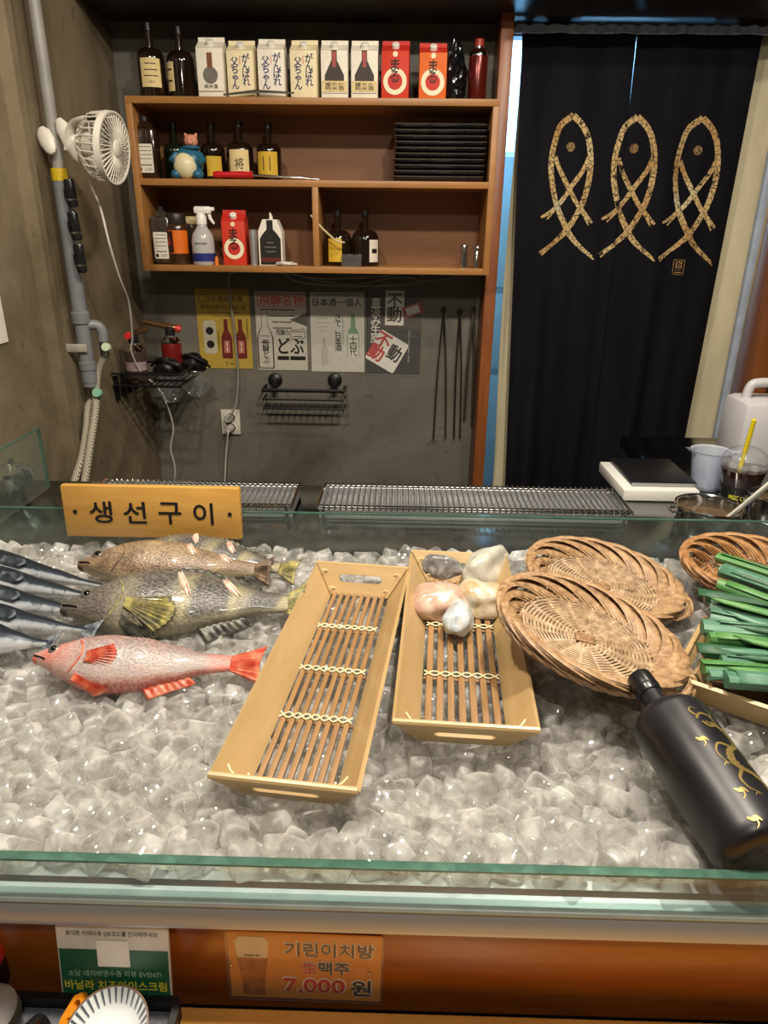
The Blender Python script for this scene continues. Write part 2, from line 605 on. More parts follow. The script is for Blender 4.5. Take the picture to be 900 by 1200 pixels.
# tall fridge in the back room, its pale doors show beside the curtain
fr = root('refrigerator', 'tall pale refrigerator glimpsed between wooden post and curtain', 'refrigerator', (0.60, 3.02, 0))
fr_m = P('pale_enamel', H('d9ecf6'), 0.35, 0, 0.03)
part('body', MB().box((0, 0.02, 0.82), (0.66, 0.46, 1.60), bev=0.008), fr_m, fr)
for z0, z1 in ((0.08, 0.83), (0.84, 1.14), (1.15, 1.61)):
    d_ = part('door', MB().box((0, -0.225, (z0 + z1) / 2), (0.655, 0.03, z1 - z0 - 0.012), bev=0.006), fr_m, fr)
    part('handle', MB().box((-0.29, -0.25, (z0 + z1) / 2), (0.02, 0.025, 0.16), bev=0.004), M_STEEL, d_)

# ------------------------------------------------------------------ bar table, ice case, kitchen counter
tb = root('bar_table', 'light varnished wooden bar table along the ice case', 'table', (0.1, 0.15, 0))
part('table_top', MB().box((0, -0.06, 0.72), (2.6, 0.60, 0.028), bev=0.004), M_TABLE, tb)
for x in (-1.2, 1.2):
    part('leg', MB().box((x, -0.2, 0.353), (0.06, 0.06, 0.706)), M_FASCIA, tb)

ZC = 0.84
ic = root('ice_display_case', 'long refrigerated display case of steel and glass filled with ice', 'display case', (0.05, 0.72, 0))
part('wood_fascia', MB().box((0.05, 0.4195, 0.766), (2.5, 0.025, 0.120), bev=0.003), M_FASCIA, ic, True)
part('cabinet', MB().box((0.05, 0.745, 0.35), (2.5, 0.61, 0.70)), M_DARK, ic, True)
rim_ = MB()
for x in (-1.2, 1.3): rim_.v += [Vector((x, y_, z_)) for y_, z_ in ((0.412, 0.848), (0.4, 0.848), (0.3975, 0.846), (0.3905, 0.831), (0.3905, 0.827), (0.412, 0.827))]
rim_.f += [(k, (k + 1) % 6, 6 + (k + 1) % 6, 6 + k)[::-1] for k in range(6)] + [tuple(range(6)), tuple(range(11, 5, -1))]
part('steel_rim', rim_, P('cool_grey_steel', H('b4bcc2'), 0.34, 0.45, 0.12, 30, (0.05, 1, 1), 0.04), ic, True, 30)
part('sealant_bead', MB().tube([(-1.2, 0.3965, 0.849), (1.3, 0.3965, 0.849)], 0.0035, 8), P('grey_sealant', H('8f9a96'), 0.4), ic, True)
b_ = MB()
b_.box((0.05, 0.74, 0.72), (2.46, 0.61, 0.02)); b_.box((0.05, 1.052, 0.775), (2.46, 0.012, 0.13)); b_.box((0.05, 0.4245, 0.828), (2.46, 0.009, 0.036)); b_.box((0.05, 0.436, 0.77), (2.46, 0.006, 0.10))
b_.box((-1.18, 0.74, 0.775), (0.012, 0.61, 0.13)); b_.box((1.28, 0.74, 0.775), (0.012, 0.61, 0.13))
part('basin', b_, M_STEEL, ic, True)
def pane(parent, y, z0, z1, t, nm):
    g = part(nm, MB().box((0.05, y, (z0 + z1) / 2), (2.46, t, z1 - z0 - 0.002)), M_GLASS, parent, True)
    part('polished_edge', MB().box((0.05, y, z1), (2.46, t, 0.002)), M_GLASSEDGE, g, True)
pane(ic, 0.404, 0.849, 0.886, 0.008, 'front_glass')
pane(ic, 1.046, 0.845, 0.923, 0.006, 'back_glass')

kc = root('kitchen_counter', 'dark worn steel kitchen counter carrying the wire grills', 'counter', (0.1, 1.25, 0))
part('worktop', MB().box((0.265, 1.235, ZC - 0.015), (2.13, 0.35, 0.03), bev=0.003), M_STEELD, kc, True)
part('cupboard', MB().box((0.265, 1.24, 0.41), (2.10, 0.33, 0.80)), M_DARK, kc, True)
part('side_worktop', MB().box((0.98, 1.63, ZC - 0.015), (0.74, 0.43, 0.03), bev=0.003), M_STEELD, kc, True)
part('side_cupboard', MB().box((0.98, 1.63, 0.41), (0.70, 0.40, 0.80)), M_DARK, kc, True)

# ------------------------------------------------------------------ ice
def ice_material():
    s = NT('clear_ice')
    s.t.nodes.remove(s.b)
    vec = s.coord('Object')
    nz = s.noise(vec, 34, 2, 0.5, 0.3)
    tr = s.n('ShaderNodeBsdfTransparent'); tr.inputs[0].default_value = (0.985, 0.985, 0.975, 1)
    rf = s.n('ShaderNodeBsdfRefraction'); rf.inputs['IOR'].default_value = 1.24; rf.inputs['Roughness'].default_value = 0.0
    rf.inputs['Color'].default_value = (0.99, 0.985, 0.97, 1)
    df = s.n('ShaderNodeBsdfTranslucent'); df.inputs[0].default_value = (0.97, 0.96, 0.93, 1)
    dd = s.n('ShaderNodeBsdfDiffuse'); dd.inputs[0].default_value = (0.97, 0.96, 0.93, 1)
    gl = s.n('ShaderNodeBsdfGlossy'); gl.inputs['Roughness'].default_value = 0.03
    bp = s.n('ShaderNodeBump'); bp.inputs['Strength'].default_value = 0.25; bp.inputs['Distance'].default_value = 0.004
    s.link(s.noise(vec, 70, 1), bp.inputs['Height'])
    for nd in (rf, gl): s.link(bp.outputs[0], nd.inputs['Normal'])
    m0 = s.n('ShaderNodeMixShader'); m0.inputs[0].default_value = 0.5
    s.link(df.outputs[0], m0.inputs[1]); s.link(dd.outputs[0], m0.inputs[2])
    m1 = s.n('ShaderNodeMixShader'); m1.inputs[0].default_value = 0.42
    s.link(tr.outputs[0], m1.inputs[1]); s.link(rf.outputs[0], m1.inputs[2])
    # cloudy core with clearer shell; white mixed into grazing edges as a Fresnel sheen
    lw = s.n('ShaderNodeLayerWeight'); lw.inputs[0].default_value = 0.5
    rimw = s.math('MULTIPLY', s.math('POWER', lw.outputs['Facing'], 3.0), 0.55)
    m2 = s.n('ShaderNodeMixShader')
    s.link(s.math('ADD', s.ramp(nz, [(0.38, 0.06), (0.50, 0.24), (0.64, 0.68)]), rimw), m2.inputs[0])
    s.link(m1.outputs[0], m2.inputs[1]); s.link(m0.outputs[0], m2.inputs[2])
    m3 = s.n('ShaderNodeMixShader')
    s.link(s.schlick(1.0, 0.09, bp.outputs[0]), m3.inputs[0])
    s.link(m2.outputs[0], m3.inputs[1]); s.link(gl.outputs[0], m3.inputs[2])
    s.link(m3.outputs[0], s.out.inputs['Surface'])
    return s.m
M_ICE = ice_material()

def ice_top(x, y):
    return 0.852 + 0.010 * mnoise.noise(Vector((x * 6, y * 6, 3.1))) + 0.014 * max(0.0, (y - 0.7) / 0.35) - 0.004 + 0.022 * max(0.0, min(1.0, (0.50 - y) / 0.07))

bed = MB()
bed.grid(lambda u, v: Vector((-1.16 + 2.42 * u, 0.430 + 0.612 * v, ice_top(-1.16 + 2.42 * u, 0.430 + 0.612 * v) - 0.038 + 0.008 * mnoise.noise(Vector((u * 90, v * 30, 0))))), 120, 34)
thing('crushed_ice_bed', bed, P('packed_white_ice', H('f2efe8'), 0.35, 0, 0.16, 40, bump=0.5, bscale=120), 'packed white crushed ice under the loose cubes', 'ice', kind='stuff')

def cube_variant(k):
    rnd = random.Random(100 + k)
    bm = bmesh.new()
    bmesh.ops.create_cube(bm, size=1.0)
    for v in bm.verts:
        v.co = Vector((v.co.x * rnd.uniform(0.8, 1.12), v.co.y * rnd.uniform(0.8, 1.12), v.co.z * rnd.uniform(0.7, 1.05)))
    bmesh.ops.bevel(bm, geom=list(bm.edges), offset=rnd.uniform(0.10, 0.2), segments=2, affect='EDGES', profile=0.5)
    for v in bm.verts:
        v.co *= 1 + 0.05 * mnoise.noise(v.co * 2.3 + Vector((k * 7, 0, 0)))
    bm.verts.index_update()
    r = ([v.co.copy() for v in bm.verts], [tuple(v.index for v in f.verts) for f in bm.faces])
    bm.free()
    return r
CUBES = [cube_variant(k) for k in range(8)]
ICE_S = 0.0255
cube_me = []
for k in range(8):
    b_ = MB().add([p * ICE_S for p in CUBES[k][0]], CUBES[k][1])
    cube_me.append(b_.mesh('ice_cube', M_ICE, 60))

def sees(p):
    q = CAMROT.transposed() @ (Vector(p) - EYE)
    if q.z > -0.05: return None
    return (450 + FPX * q.x / -q.z, 600 - FPX * q.y / -q.z)


FOOT = []
def foot(pts, clr=0.85):
    FOOT.append(([(p[0], p[1]) for p in pts], clr))

# ------------------------------------------------------------------ bamboo trays
M_TRAY = wood('pale_bamboo_board', H('a88a58'), H('c2a476'), 'Y', 10, 0.4, 0.15, 0.3)
M_TRAYX = wood('pale_bamboo_board_cross', H('a88a58'), H('c4a678'), 'X', 10, 0.4, 0.15, 0.3)
M_SLAT = wood('brown_bamboo_slat', H('7a5a36'), H('a27c50'), 'Y', 16, 0.45, 0.1, 0.4)
M_STRING = P('cream_cane_thread', H('efe2b4'), 0.6)

def slab(mb, a, b, c, d, t):
    """quad a b c d thickened along its normal by t"""
    a, b, c, d = map(Vector, (a, b, c, d))
    n = (b - a).cross(d - a).normalized() * t
    return mb.add([a, b, c, d, a + n, b + n, c + n, d + n], [(3, 2, 1, 0), (4, 5, 6, 7), (0, 1, 5, 4), (1, 2, 6, 5), (2, 3, 7, 6), (3, 0, 4, 7)])

def bamboo_tray(label, corners_px, zr, h, nslat=8, lace=(0.27, 0.5, 0.75), slat_to=None, clr=0.852, length=None):
    nl, nr, fr_, fl = [U(px, py, Z=zr) for px, py in corners_px]
    near = (nl + nr) / 2; far = (fl + fr_) / 2
    L = (far - near).length
    W = ((nr - nl).length + (fr_ - fl).length) / 2
    if length:
        far = near + (far - near).normalized() * length; L = length
    ang = atan2(far.y - near.y, far.x - near.x) - pi / 2
    c = (near + far) / 2
    rt = root('bamboo_tray', label, 'tray', (c.x, c.y, zr - h), (0, 0, ang), 'rectangular bamboo trays on the ice')
    iw, il = 0.025, 0.024
    w0, l0, w1, l1 = W / 2 - iw, L / 2 - il, W / 2, L / 2
    t = 0.0045
    for sx in (-1, 1):
        m = MB()
        q = [(sx * w0, -l0, 0), (sx * w0, l0, 0), (sx * w1, l1, h), (sx * w1, -l1, h)]
        slab(m, *(q if sx < 0 else q[::-1]), -t)
        part('side_board', m, M_TRAY, rt)
    for sy in (-1, 1):
        # end board with a hand slot, drawn flat then stood up on its slope
        sl = sqrt(h * h + il * il)
        out = [(-w0, 0), (w0, 0), (w1, sl), (-w1, sl)]
        hole = [(0.026 * (1 if k < 8 else -1) + 0.0058 * cos(-pi / 2 + pi * (k % 8) / 7 + (0 if k < 8 else pi)), sl * 0.56 + 0.0058 * sin(-pi / 2 + pi * (k % 8) / 7 + (0 if k < 8 else pi))) for k in range(16)]
        yv = Vector((0, sy * il, h)).normalized()
        M = basis((0, sy * l0, 0), x=(1, 0, 0), y=yv)
        if sy < 0: pass
        part('end_board', MB().plate(out, [hole], t, M), M_TRAYX, rt)
        part('rim_rod', MB().tube([(-w1 - 0.002, sy * (l1 + 0.001), h), (w1 + 0.002, sy * (l1 + 0.001), h)], 0.0035, 8), M_TRAYX, rt)
    pitch = (2 * w0 - 0.004) / nslat
    for k in range(nslat):
        x = -w0 + 0.002 + pitch * (k + 0.5)
        part('slat', MB().box((x, 0, 0.0035), (pitch * 0.60, 2 * l0 - 0.004, 0.004), bev=0.001), M_SLAT, rt)
    for f in lace:
        y = -l0 + 2 * l0 * f
        pts = []
        for q in (0, 1):
            m = MB()
            zz = [(-w0 + 0.002 + pitch * k, y + (0.0045 if (k + q) % 2 else -0.0045), 0.0072 if True else 0) for k in range(nslat + 1)]
            sp = spline(zz, 4)
            part('lacing', MB().tube(sp, 0.0009, 5), M_STRING, rt)
        part('crossbar', MB().tube([(-w0 + 0.001, y, -0.001), (w0 - 0.001, y, -0.001)], 0.0022, 6), M_SLAT, rt)
    for sx in (-1, 1):
        for sy in (-1, 1):
            for z in (0.3, 0.85):
                ww = lerp(w0, w1, z); ll = lerp(l0, l1, z)
                part('corner_tie', MB().tube([(sx * (ww - 0.0065), sy * (ll - 0.013), h * z + 0.004), (sx * (ww - 0.010), sy * (ll - 0.008), h * z + 0.002), (sx * (ww - 0.014), sy * (ll - 0.0065), h * z - 0.001)], 0.0009, 5), M_STRING, rt)
    ca, sa = cos(ang), sin(ang)
    foot([(c.x + ca * x - sa * y, c.y + sa * x + ca * y) for x, y in ((-w1, -l1), (w1, -l1), (w1, l1), (-w1, l1))], clr - 0.003)
    return rt, W, L, h

tray_a = bamboo_tray('long empty bamboo tray with slatted bottom beside the striped fish', [(247, 905), (418, 928), (475, 670), (375, 657)], 0.888, 0.038)
tray_b = bamboo_tray('bamboo tray holding pale seafood pieces at its far end', [(470, 838), (625, 862), (596, 656), (481, 643)], 0.888, 0.038, 7, (0.30, 0.62))
tray_c = bamboo_tray('bamboo tray filled with a bundle of green leeks', [(806, 720), (817, 797), (1012, 863), (1000, 775)], 0.890, 0.038, 8, (0.3, 0.7), length=0.40)

# ------------------------------------------------------------------ seafood pieces in the second tray
def lump(name, label, px, py, z, rad, rz, seed, mat, amp=0.25, fq=2.2, tilt=0.0, squash=0.35, taper=0.0):
    c = U(px, py, Z=z)
    def fn(p):
        return 1 + 0.75 * amp * mnoise.noise(p * fq * 0.7 + Vector((seed * 3.7, seed, 0))) + 0.025 * mnoise.noise(p * 6 + Vector((seed, 0, 0)))
    m = MB().ell((0, 0, rad[2] * 0.8), rad, None, 36, 22, fn)
    m.v = [Vector((p.x, p.y * (1 - taper * (p.x / rad[0] + 1) / 2), p.z * (1 - taper * .4 * (p.x / rad[0] + 1) / 2))) for p in m.v]
    m.v = [Vector((p.x, p.y, max(p.z, rad[2] * squash))) - Vector((0, 0, rad[2] * squash)) for p in m.v]
    M = Matrix.Translation((c.x, c.y, z)) @ R(rz, 'Z') @ R(tilt, 'X')
    m.v = [M @ p for p in m.v]
    return thing(name, m, mat, label, 'seafood', 'seafood pieces in the bamboo tray')

def flesh(name, cols, scale=30, rough=0.22, dist=1.2):
    s = NT(name)
    f = s.noise(s.coord('Object'), scale, 5, 0.6, dist)
    s.col(s.ramp(f, [(0.3, cols[0]), (0.5, cols[1]), (0.7, cols[2])]))
    s.b.inputs['Roughness'].default_value = rough
    s.b.inputs['Subsurface Weight'].default_value = 0.25
    s.b.inputs['Subsurface Radius'].default_value = (0.008, 0.005, 0.004)
    s.b.inputs['Coat Weight'].default_value = 0.3
    s.bump(f, 0.3, 0.003)
    return s.m
ZT = 0.8565
lump('fish_collar', 'dark grey skinned fish collar chunk at the tray corner', 513, 672, ZT, (0.038, 0.018, 0.022), radians(-14), 1,
     flesh('grey_skin', (H('4a4744'), H('7d7a78'), H('b9b5ae')), 45), 0.3)
lump('squid_fillet', 'translucent white squid fillet folded up against the tray corner', 568, 678, ZT, (0.052, 0.026, 0.036), radians(52), 2,
     flesh('white_flesh', (H('b4b0a2'), H('c6c3b6'), H('d2d0c6')), 25), 0.42, 2.0)
lump('monkfish_lobe', 'pinkish cream rounded lobe of seafood in front of the grey chunk', 513, 716, ZT, (0.044, 0.034, 0.028), radians(18), 3,
     flesh('pink_flesh', (H('b88a74'), H('c9ad98'), H('d4c6b4')), 22), 0.28)
lump('roe_lobe', 'creamy lobe with ochre spots next to the basket rim', 561, 712, ZT, (0.040, 0.031, 0.028), radians(-30), 4,
     flesh('cream_ochre_flesh', (H('b3925a'), H('cbbfa8'), H('d4ccbc')), 26), 0.3)
lump('squid_tip', 'small bluish white wedge of squid lying between two lobes', 537, 730, ZT + 0.008, (0.040, 0.028, 0.024), radians(80), 5,
     flesh('bluish_flesh', (H('8d9aa2'), H('c4cbcc'), H('d4d6d0')), 34), 0.3, taper=.6)

# ------------------------------------------------------------------ wicker plates
def wicker_mat(name, dark, mid, light):
    s = NT(name)
    f = s.noise(s.coord('Object'), 110, 3, 0.6)
    f2 = s.noise(s.coord('Object'), 9, 2)
    c = s.ramp(f, [(0.3, dark), (0.52, mid), (0.72, light)])
    s.col(s.mix(s.ramp(f2, [(0.4, 0.0), (0.7, 0.35)]), c, light))
    s.b.inputs['Roughness'].default_value = 0.5
    return s.m
M_WICK = wicker_mat('straw_wicker', H('7d6448'), H('aa8e6e'), H('c9b394'))
M_WICKR = wicker_mat('tan_wicker_rim', H('6e5034'), H('9a7854'), H('b89872'))
M_WICKD = wicker_mat('brown_wicker', H('78522e'), H('9c7044'), H('b68c60'))

def wicker(name, label, M, ra, rb, dish, lip, mats, handle=True, nst=16, nring=34):
    rt = root(name, label, 'basket', M.translation, M.to_euler(), 'round wicker plates beside the leeks')
    def S(rho, a, dz=0.0):
        k = max(0.0, (rho - 0.55) / 0.45)
        return Vector((ra * rho * cos(a), rb * rho * sin(a), dish * k * k * (3 - 2 * k) + dz))
    # weavers, over and under the stakes
    wv = MB()
    for i in range(nring):
        rho = 0.16 + 0.70 * i / (nring - 1)
        n = nst * 5
        pts = []
        for k in range(n):
            a = 2 * pi * k / n
            pts.append(S(rho, a, 0.0026 + 0.0017 * cos(a * nst / 2 + (i % 2) * pi)))
        wv.tube(pts, 0.0017, 5, closed=True, flat=0.9)
    part('woven_strands', wv, mats[0], rt, kind='stuff')
    for k in range(nst):
        a = 2 * pi * (k + 0.5) / nst
        part('stake', MB().tube([S(r_, a, 0.0024) for r_ in (0.05, 0.3, 0.55, 0.7, 0.85)], 0.0021, 6, flat=0.7), mats[0], rt)
    # centre wrap
    for q in range(4):
        part('centre_strip', MB().box((0, (q - 1.5) * 0.0045, 0.0055), (0.024, 0.0040, 0.002), R(0.5, 'Z'), bev=0.0007), mats[1], rt)
        part('centre_strip', MB().box((0, (q - 1.5) * 0.0045, 0.0035), (0.024, 0.0040, 0.002), R(0.5 + pi / 2, 'Z'), bev=0.0007), mats[1], rt)
    # braided border: each stake bends over and runs along the edge
    for k in range(nst):
        a0 = 2 * pi * k / nst
        for q in range(4):
            pts = []
            for i in range(12):
                u = i / 11
                a = a0 + u * 2 * pi / nst * 3.4 + q * 2 * pi / nst / 4
                rho = 0.74 + 0.235 * sin(pi * min(1, u * 0.66)) + 0.008 * q
                pts.append(S(rho, a, 0.003 + lip * sin(pi * u) + 0.0018 * q * sin(pi * u)))
            part('border_strand', MB().tube(pts, [0.0050] * 12, 6, flat=0.32, up=(0, 0, 1)), mats[1], rt)
    for q in range(3):
        pts = [S(0.975 + 0.02 * sin(a_ * 12 + q * 2.1), a_, 0.001 + 0.003 * cos(a_ * 12 + q * 2.1)) for a_ in [2 * pi * i / 96 for i in range(96)]]
        part('edge_rope', MB().tube(pts, 0.0026, 6, closed=True), mats[1], rt)
    if handle:
        for ha in handle:
            for q in range(4):
                pts = []
                for i in range(15):
                    u = i / 14
                    a = ha + (u - 0.5) * 0.95
                    pts.append(S(0.97 + (0.10 + 0.025 * q) * sin(pi * u) ** 0.6, a, 0.002 + 0.003 * sin(u * 14 + q * 1.6)))
                part('ear_strand', MB().tube(pts, 0.0026, 6, flat=0.7, up=(0, 0, 1)), mats[1], rt)
    pts = [M @ S(0.95, 2 * pi * i / 24) for i in range(24)]
    foot(pts, 0.855)
    return rt

cB = U(703, 690, Z=0.878)
wicker('wicker_plate', 'round straw wicker plate lying flat behind the other plate', Matrix.Translation(cB) @ R(radians(7), 'Y') @ R(radians(4), 'X') @ R(radians(-20), 'Z'), 0.108, 0.104, 0.012, 0.007, (M_WICK, M_WICKR), (0.0,))
cA = U(684, 752, Z=0.899)
wicker('wicker_plate', 'round straw wicker plate tilted over the seafood tray rim beside the black bottle', Matrix.Translation(cA) @ R(radians(13), 'Y') @ R(radians(3), 'X') @ R(radians(-32), 'Z'), 0.112, 0.104, 0.012, 0.007, (M_WICK, M_WICKR), (0.0,))
cC = U(872, 690, Z=0.868)
wicker('wicker_plate', 'brown wicker bowl half hidden under the leeks', Matrix.Translation(cC) @ R(radians(4), 'X'), 0.094, 0.086, 0.034, 0.006, (M_WICKD, M_WICKD), None)

# ------------------------------------------------------------------ leeks
def leek_mat(name, a, b, c):
    s = NT(name)
    tc = s.coord('UV', (1, 26, 1))
    f = s.noise(tc, 4, 4, 0.6)
    f2 = s.noise(s.coord('Object'), 18, 3)
    col = s.ramp(f, [(0.40, a), (0.52, b), (0.64, c)])
    s.col(s.mix(s.ramp(f2, [(0.48, 0.0), (0.75, 0.45)]), col, c))
    s.b.inputs['Roughness'].default_value = 0.36
    s.bump(f, 0.35, 0.001)
    return s.m
LM = [leek_mat('leek_green', H('2f6232'), H('4a8242'), H('78a862')), leek_mat('leek_dark_green', H('183c24'), H('285434'), H('447454')),
      leek_mat('leek_bluish_green', H('2a5a42'), H('447a5e'), H('86ac94'))]
LK = [(841, 653, 900, 674, .928, 0), (843, 671, 900, 690, .926, 2), (842, 686, 900, 705, .926, 0), (825, 697, 900, 708, .924, 1), (832, 708, 900, 724, .922, 1),
      (833, 720, 900, 733, .920, 2), (822, 733, 900, 741, .918, 2), (832, 743, 900, 750, .912, 2), (830, 752, 900, 758, .910, 0), (824, 764, 900, 768, .908, 1),
      (843, 772, 900, 776, .908, 2), (824, 779, 900, 785, .906, 0), (831, 791, 900, 792, .902, 2), (850, 797, 900, 800, .904, 2), (845, 735, 900, 744, .905, 1),
      (838, 762, 900, 764, .899, 1)]
LORD = 'first second third fourth fifth sixth seventh ninth tenth eleventh twelfth thirteenth fifteenth sixteenth eighth fourteenth'.split()
for i, (x0, y0, x1, y1, z, mi) in enumerate(LK):
    a = U(x0, y0, Z=z); b = U(x1, y1, Z=z)
    d = (b - a).normalized()
    L = 0.30
    rad = 0.0085 if i not in (1, 6, 13) else 0.0105
    rnd_ = random.Random(40 + i)
    pts = []
    for k in range(13):
        t = k / 12
        p = a + d * (L * t)
        p.z += 0.003 * sin(t * 3 + i) - 0.012 * t * 0.3
        p += Vector((-d.y, d.x, 0)) * 0.004 * sin(t * 4 + i * 1.7)
        pts.append(p)
    rt = root('leek', LORD[i] + ' leek of the bundle, counted from the wicker bowl side', 'leek', a, (0, 0, 0), 'leeks in the tray')
    m = MB(); m.uv = []
    n = 14
    for k, p in enumerate(pts):
        t = (pts[min(k + 1, 12)] - pts[max(k - 1, 0)]).normalized()
        x = Vector((-t.y, t.x, 0)).normalized(); y = t.cross(x) * -1
        if y.z < 0: y = -y
        for q in range(n):
            g = 2 * pi * q / n
            rr = rad * (1 + 0.10 * sin(3 * g + i))
            m.v.append(p + x * cos(g) * rr * 1.12 + y * sin(g) * rr * 0.85)
            m.uv.append((k / 12, q / n))
    for k in range(12):
        for q in range(n):
            m.f.append((k * n + q, k * n + (q + 1) % n, (k + 1) * n + (q + 1) % n, (k + 1) * n + q))
    m.f.append(tuple(range(n - 1, -1, -1)))
    part('stalk', m, LM[mi], rt, True)
    # an outer leaf folded over the stalk, a little longer or shorter at the cut
    m = MB(); m.uv = []
    off = rnd_.uniform(-0.010, 0.022)
    nn = 8
    for k, p in enumerate(pts):
        t = (pts[min(k + 1, 12)] - pts[max(k - 1, 0)]).normalized()
        x = Vector((-t.y, t.x, 0)).normalized(); y = Vector((0, 0, 1))
        p2 = p + d * off
        for q in range(nn + 1):
            g = lerp(-0.35, 1.9 + 0.5 * sin(i), q / nn) + (0.6 if i % 2 else 0)
            rr = rad * 1.13 + 0.0016 * (q == 0 or q == nn)
            m.v.append(p2 + x * cos(g) * rr * 1.12 + y * sin(g) * rr * 0.88)
            m.uv.append((k / 12, q / nn))
    for k in range(12):
        for q in range(nn):
            b0 = k * (nn + 1) + q
            m.f.append((b0, b0 + 1, b0 + nn + 2, b0 + nn + 1))
    lf = part('outer_leaf', m, LM[(mi + i) % 3 if i % 3 == 0 else mi], rt, True)
    md = lf.modifiers.new('leaf_thickness', 'SOLIDIFY'); md.thickness = 0.0011

for i, (x0, y0, x1, y1, z) in enumerate(((836, 662, 900, 684, .935), (828, 702, 900, 716, .931), (846, 714, 900, 730, .929), (838, 728, 900, 737, .926), (858, 746, 900, 753, .921), (836, 757, 900, 761, .917), (862, 767, 900, 771, .916), (846, 785, 900, 789, .913))):
    a = U(x0, y0, Z=z); b = U(x1, y1, Z=z)
    d = (b - a).normalized(); sd = Vector((-d.y, d.x, 0))
    m = MB(); m.uv = []
    for k in range(13):
        t = k / 12
        for q in range(5):
            c_ = (q - 2) / 2
            wd = .0075 * min(1, .25 + t * 5)
            m.v.append(a + d * (.26 * t + .012 * abs(c_) * (k == 0)) + sd * (c_ * wd + .003 * sin(t * 5 + i)) + Vector((0, 0, -.0028 * c_ * c_ + .002 * sin(t * 6 + i * 2) - .010 * t * t)))
            m.uv.append((t, q / 4 * .5))
    for k in range(12):
        for q in range(4):
            m.f.append((k * 5 + q, k * 5 + q + 1, k * 5 + q + 6, k * 5 + q + 5))
    lf = thing('leek_leaf', m, LM[(i * 2 + 1) % 3], ['first', 'second', 'third', 'fourth', 'fifth', 'sixth', 'seventh', 'eighth'][i] + ' loose flat leek leaf on the bundle, from the wicker bowl side', 'leek leaf', 'loose leek leaves on the bundle')
    md = lf.modifiers.new('leaf_thickness', 'SOLIDIFY'); md.thickness = 0.0012

# ------------------------------------------------------------------ black bottle lying on the ice
cap = U(748, 793, Z=0.922); bot = U(898, 1012, Z=0.891)
ax = (bot - cap)
BL = ax.length
Mb = basis(cap, z=ax, x=(0, 0, 1))
bt = root('liquor_bottle', 'large matte black bottle with gold dragon print lying on the ice', 'bottle', cap, (0, 0, 0))
bt.rotation_euler = Mb.to_euler()
M_BOT = NT('matte_black_glaze')
_f = M_BOT.noise(M_BOT.coord('Object'), 14, 4)
M_BOT.col(M_BOT.ramp(_f, [(0.3, H('131214')), (0.7, H('1e1d22'))]))
M_BOT.link(M_BOT.ramp(_f, [(0.3, 0.30), (0.7, 0.46)]), M_BOT.b.inputs['Roughness'])
M_BOT = M_BOT.m
rb = 0.0365
sh = 0.058
prof = [(0.0112, 0.022), (0.0112, 0.040), (0.0122, 0.046)]
for k in range(9):
    a = pi / 2 * k / 8
    prof.append((0.0135 + (rb - 0.0135) * sin(a), sh + 0.017 * (1 - cos(a)) - 0.008))
prof += [(rb, sh + 0.06), (rb, BL - 0.02)]
for k in range(1, 5):
    a = pi / 2 * k / 4
    prof.append((rb - 0.007 * (1 - cos(a)), BL - 0.02 + 0.014 * sin(a)))
prof += [(rb - 0.012, BL - 0.004), (0.0, BL - 0.010)]
part('body', MB().lathe(prof, 48), M_BOT, bt)
part('cap', MB().lathe([(0.0, 0.0), (0.0108, 0.0), (0.0126, 0.0015), (0.0130, 0.004), (0.0130, 0.026), (0.0124, 0.027), (0.0, 0.027)], 32), P('black_cap', H('1a191b'), 0.28, 0, 0.2), bt)
part('cap_ring', MB().lathe([(0.0134, 0.0175), (0.0134, 0.0195), (0.0128, 0.0195), (0.0128, 0.0175)], 32, close=True), M_BLACKP, bt)
# gold dragon: brush strokes wrapped round the body; p.x = along the bottle, p.y = round it (metres)
def wrap(p):
    a = p.y * 0.82 / rb + WRAP0
    r_ = rb + 0.0005
    return Vector((r_ * cos(a), r_ * sin(a), p.x * 0.96 - 0.004))
view = (EYE - (cap + bot) / 2)
lv = Mb.to_3x3().transposed() @ view
WRAP0 = atan2(lv.y, lv.x)
# which way round is "right" in the picture
side = Mb.to_3x3() @ Vector((-sin(WRAP0), cos(WRAP0), 0))
sgn = 1 if (CAMROT.transposed() @ side).x > 0 else -1
WRAP0 += sgn * 0.55
def dr(pts, wd, tp=None):
    m = MB()
    stroke(m, [(x, sgn * y) for x, y in pts], wd, wrap, 6, tp)
    return part('dragon_print', m, M_GOLD_PRINT, bt)
tp0 = lambda t: 0.25 + 0.9 * sin(pi * min(1, t * 0.9 + 0.08))
tp1 = lambda t: max(0.1, 1 - 0.85 * t)
dr([(.100, .004), (.094, .012), (.097, .022), (.106, .024), (.110, .014), (.104, .008)], .0026)
dr([(.096, .006), (.090, .002), (.086, .006), (.088, .012)], .0022, tp1)
dr([(.098, .024), (.091, .028), (.086, .026)], .002, tp1)
dr([(.104, .012), (.107, .017), (.104, .020)], .0022)
BODY_ = [(.106, .018), (.112, .028), (.122, .033), (.132, .028), (.138, .016), (.148, .010), (.158, .014), (.164, .026), (.172, .034), (.184, .032), (.194, .022), (.205, .024), (.214, .034)]
dr([(x, y + .0022) for x, y in BODY_], .0034, tp0)
dr([(x, y - .0022) for x, y in BODY_], .0028, tp0)
for q in range(30):
    u = q / 29 * (len(BODY_) - 1.001); i0 = int(u); f0 = u - i0
    x = lerp(BODY_[i0][0], BODY_[i0 + 1][0], f0); y = lerp(BODY_[i0][1], BODY_[i0 + 1][1], f0)
    dr([(x - .001, y - .0055), (x + .0012, y), (x - .001, y + .0055)], .0016, tp0)
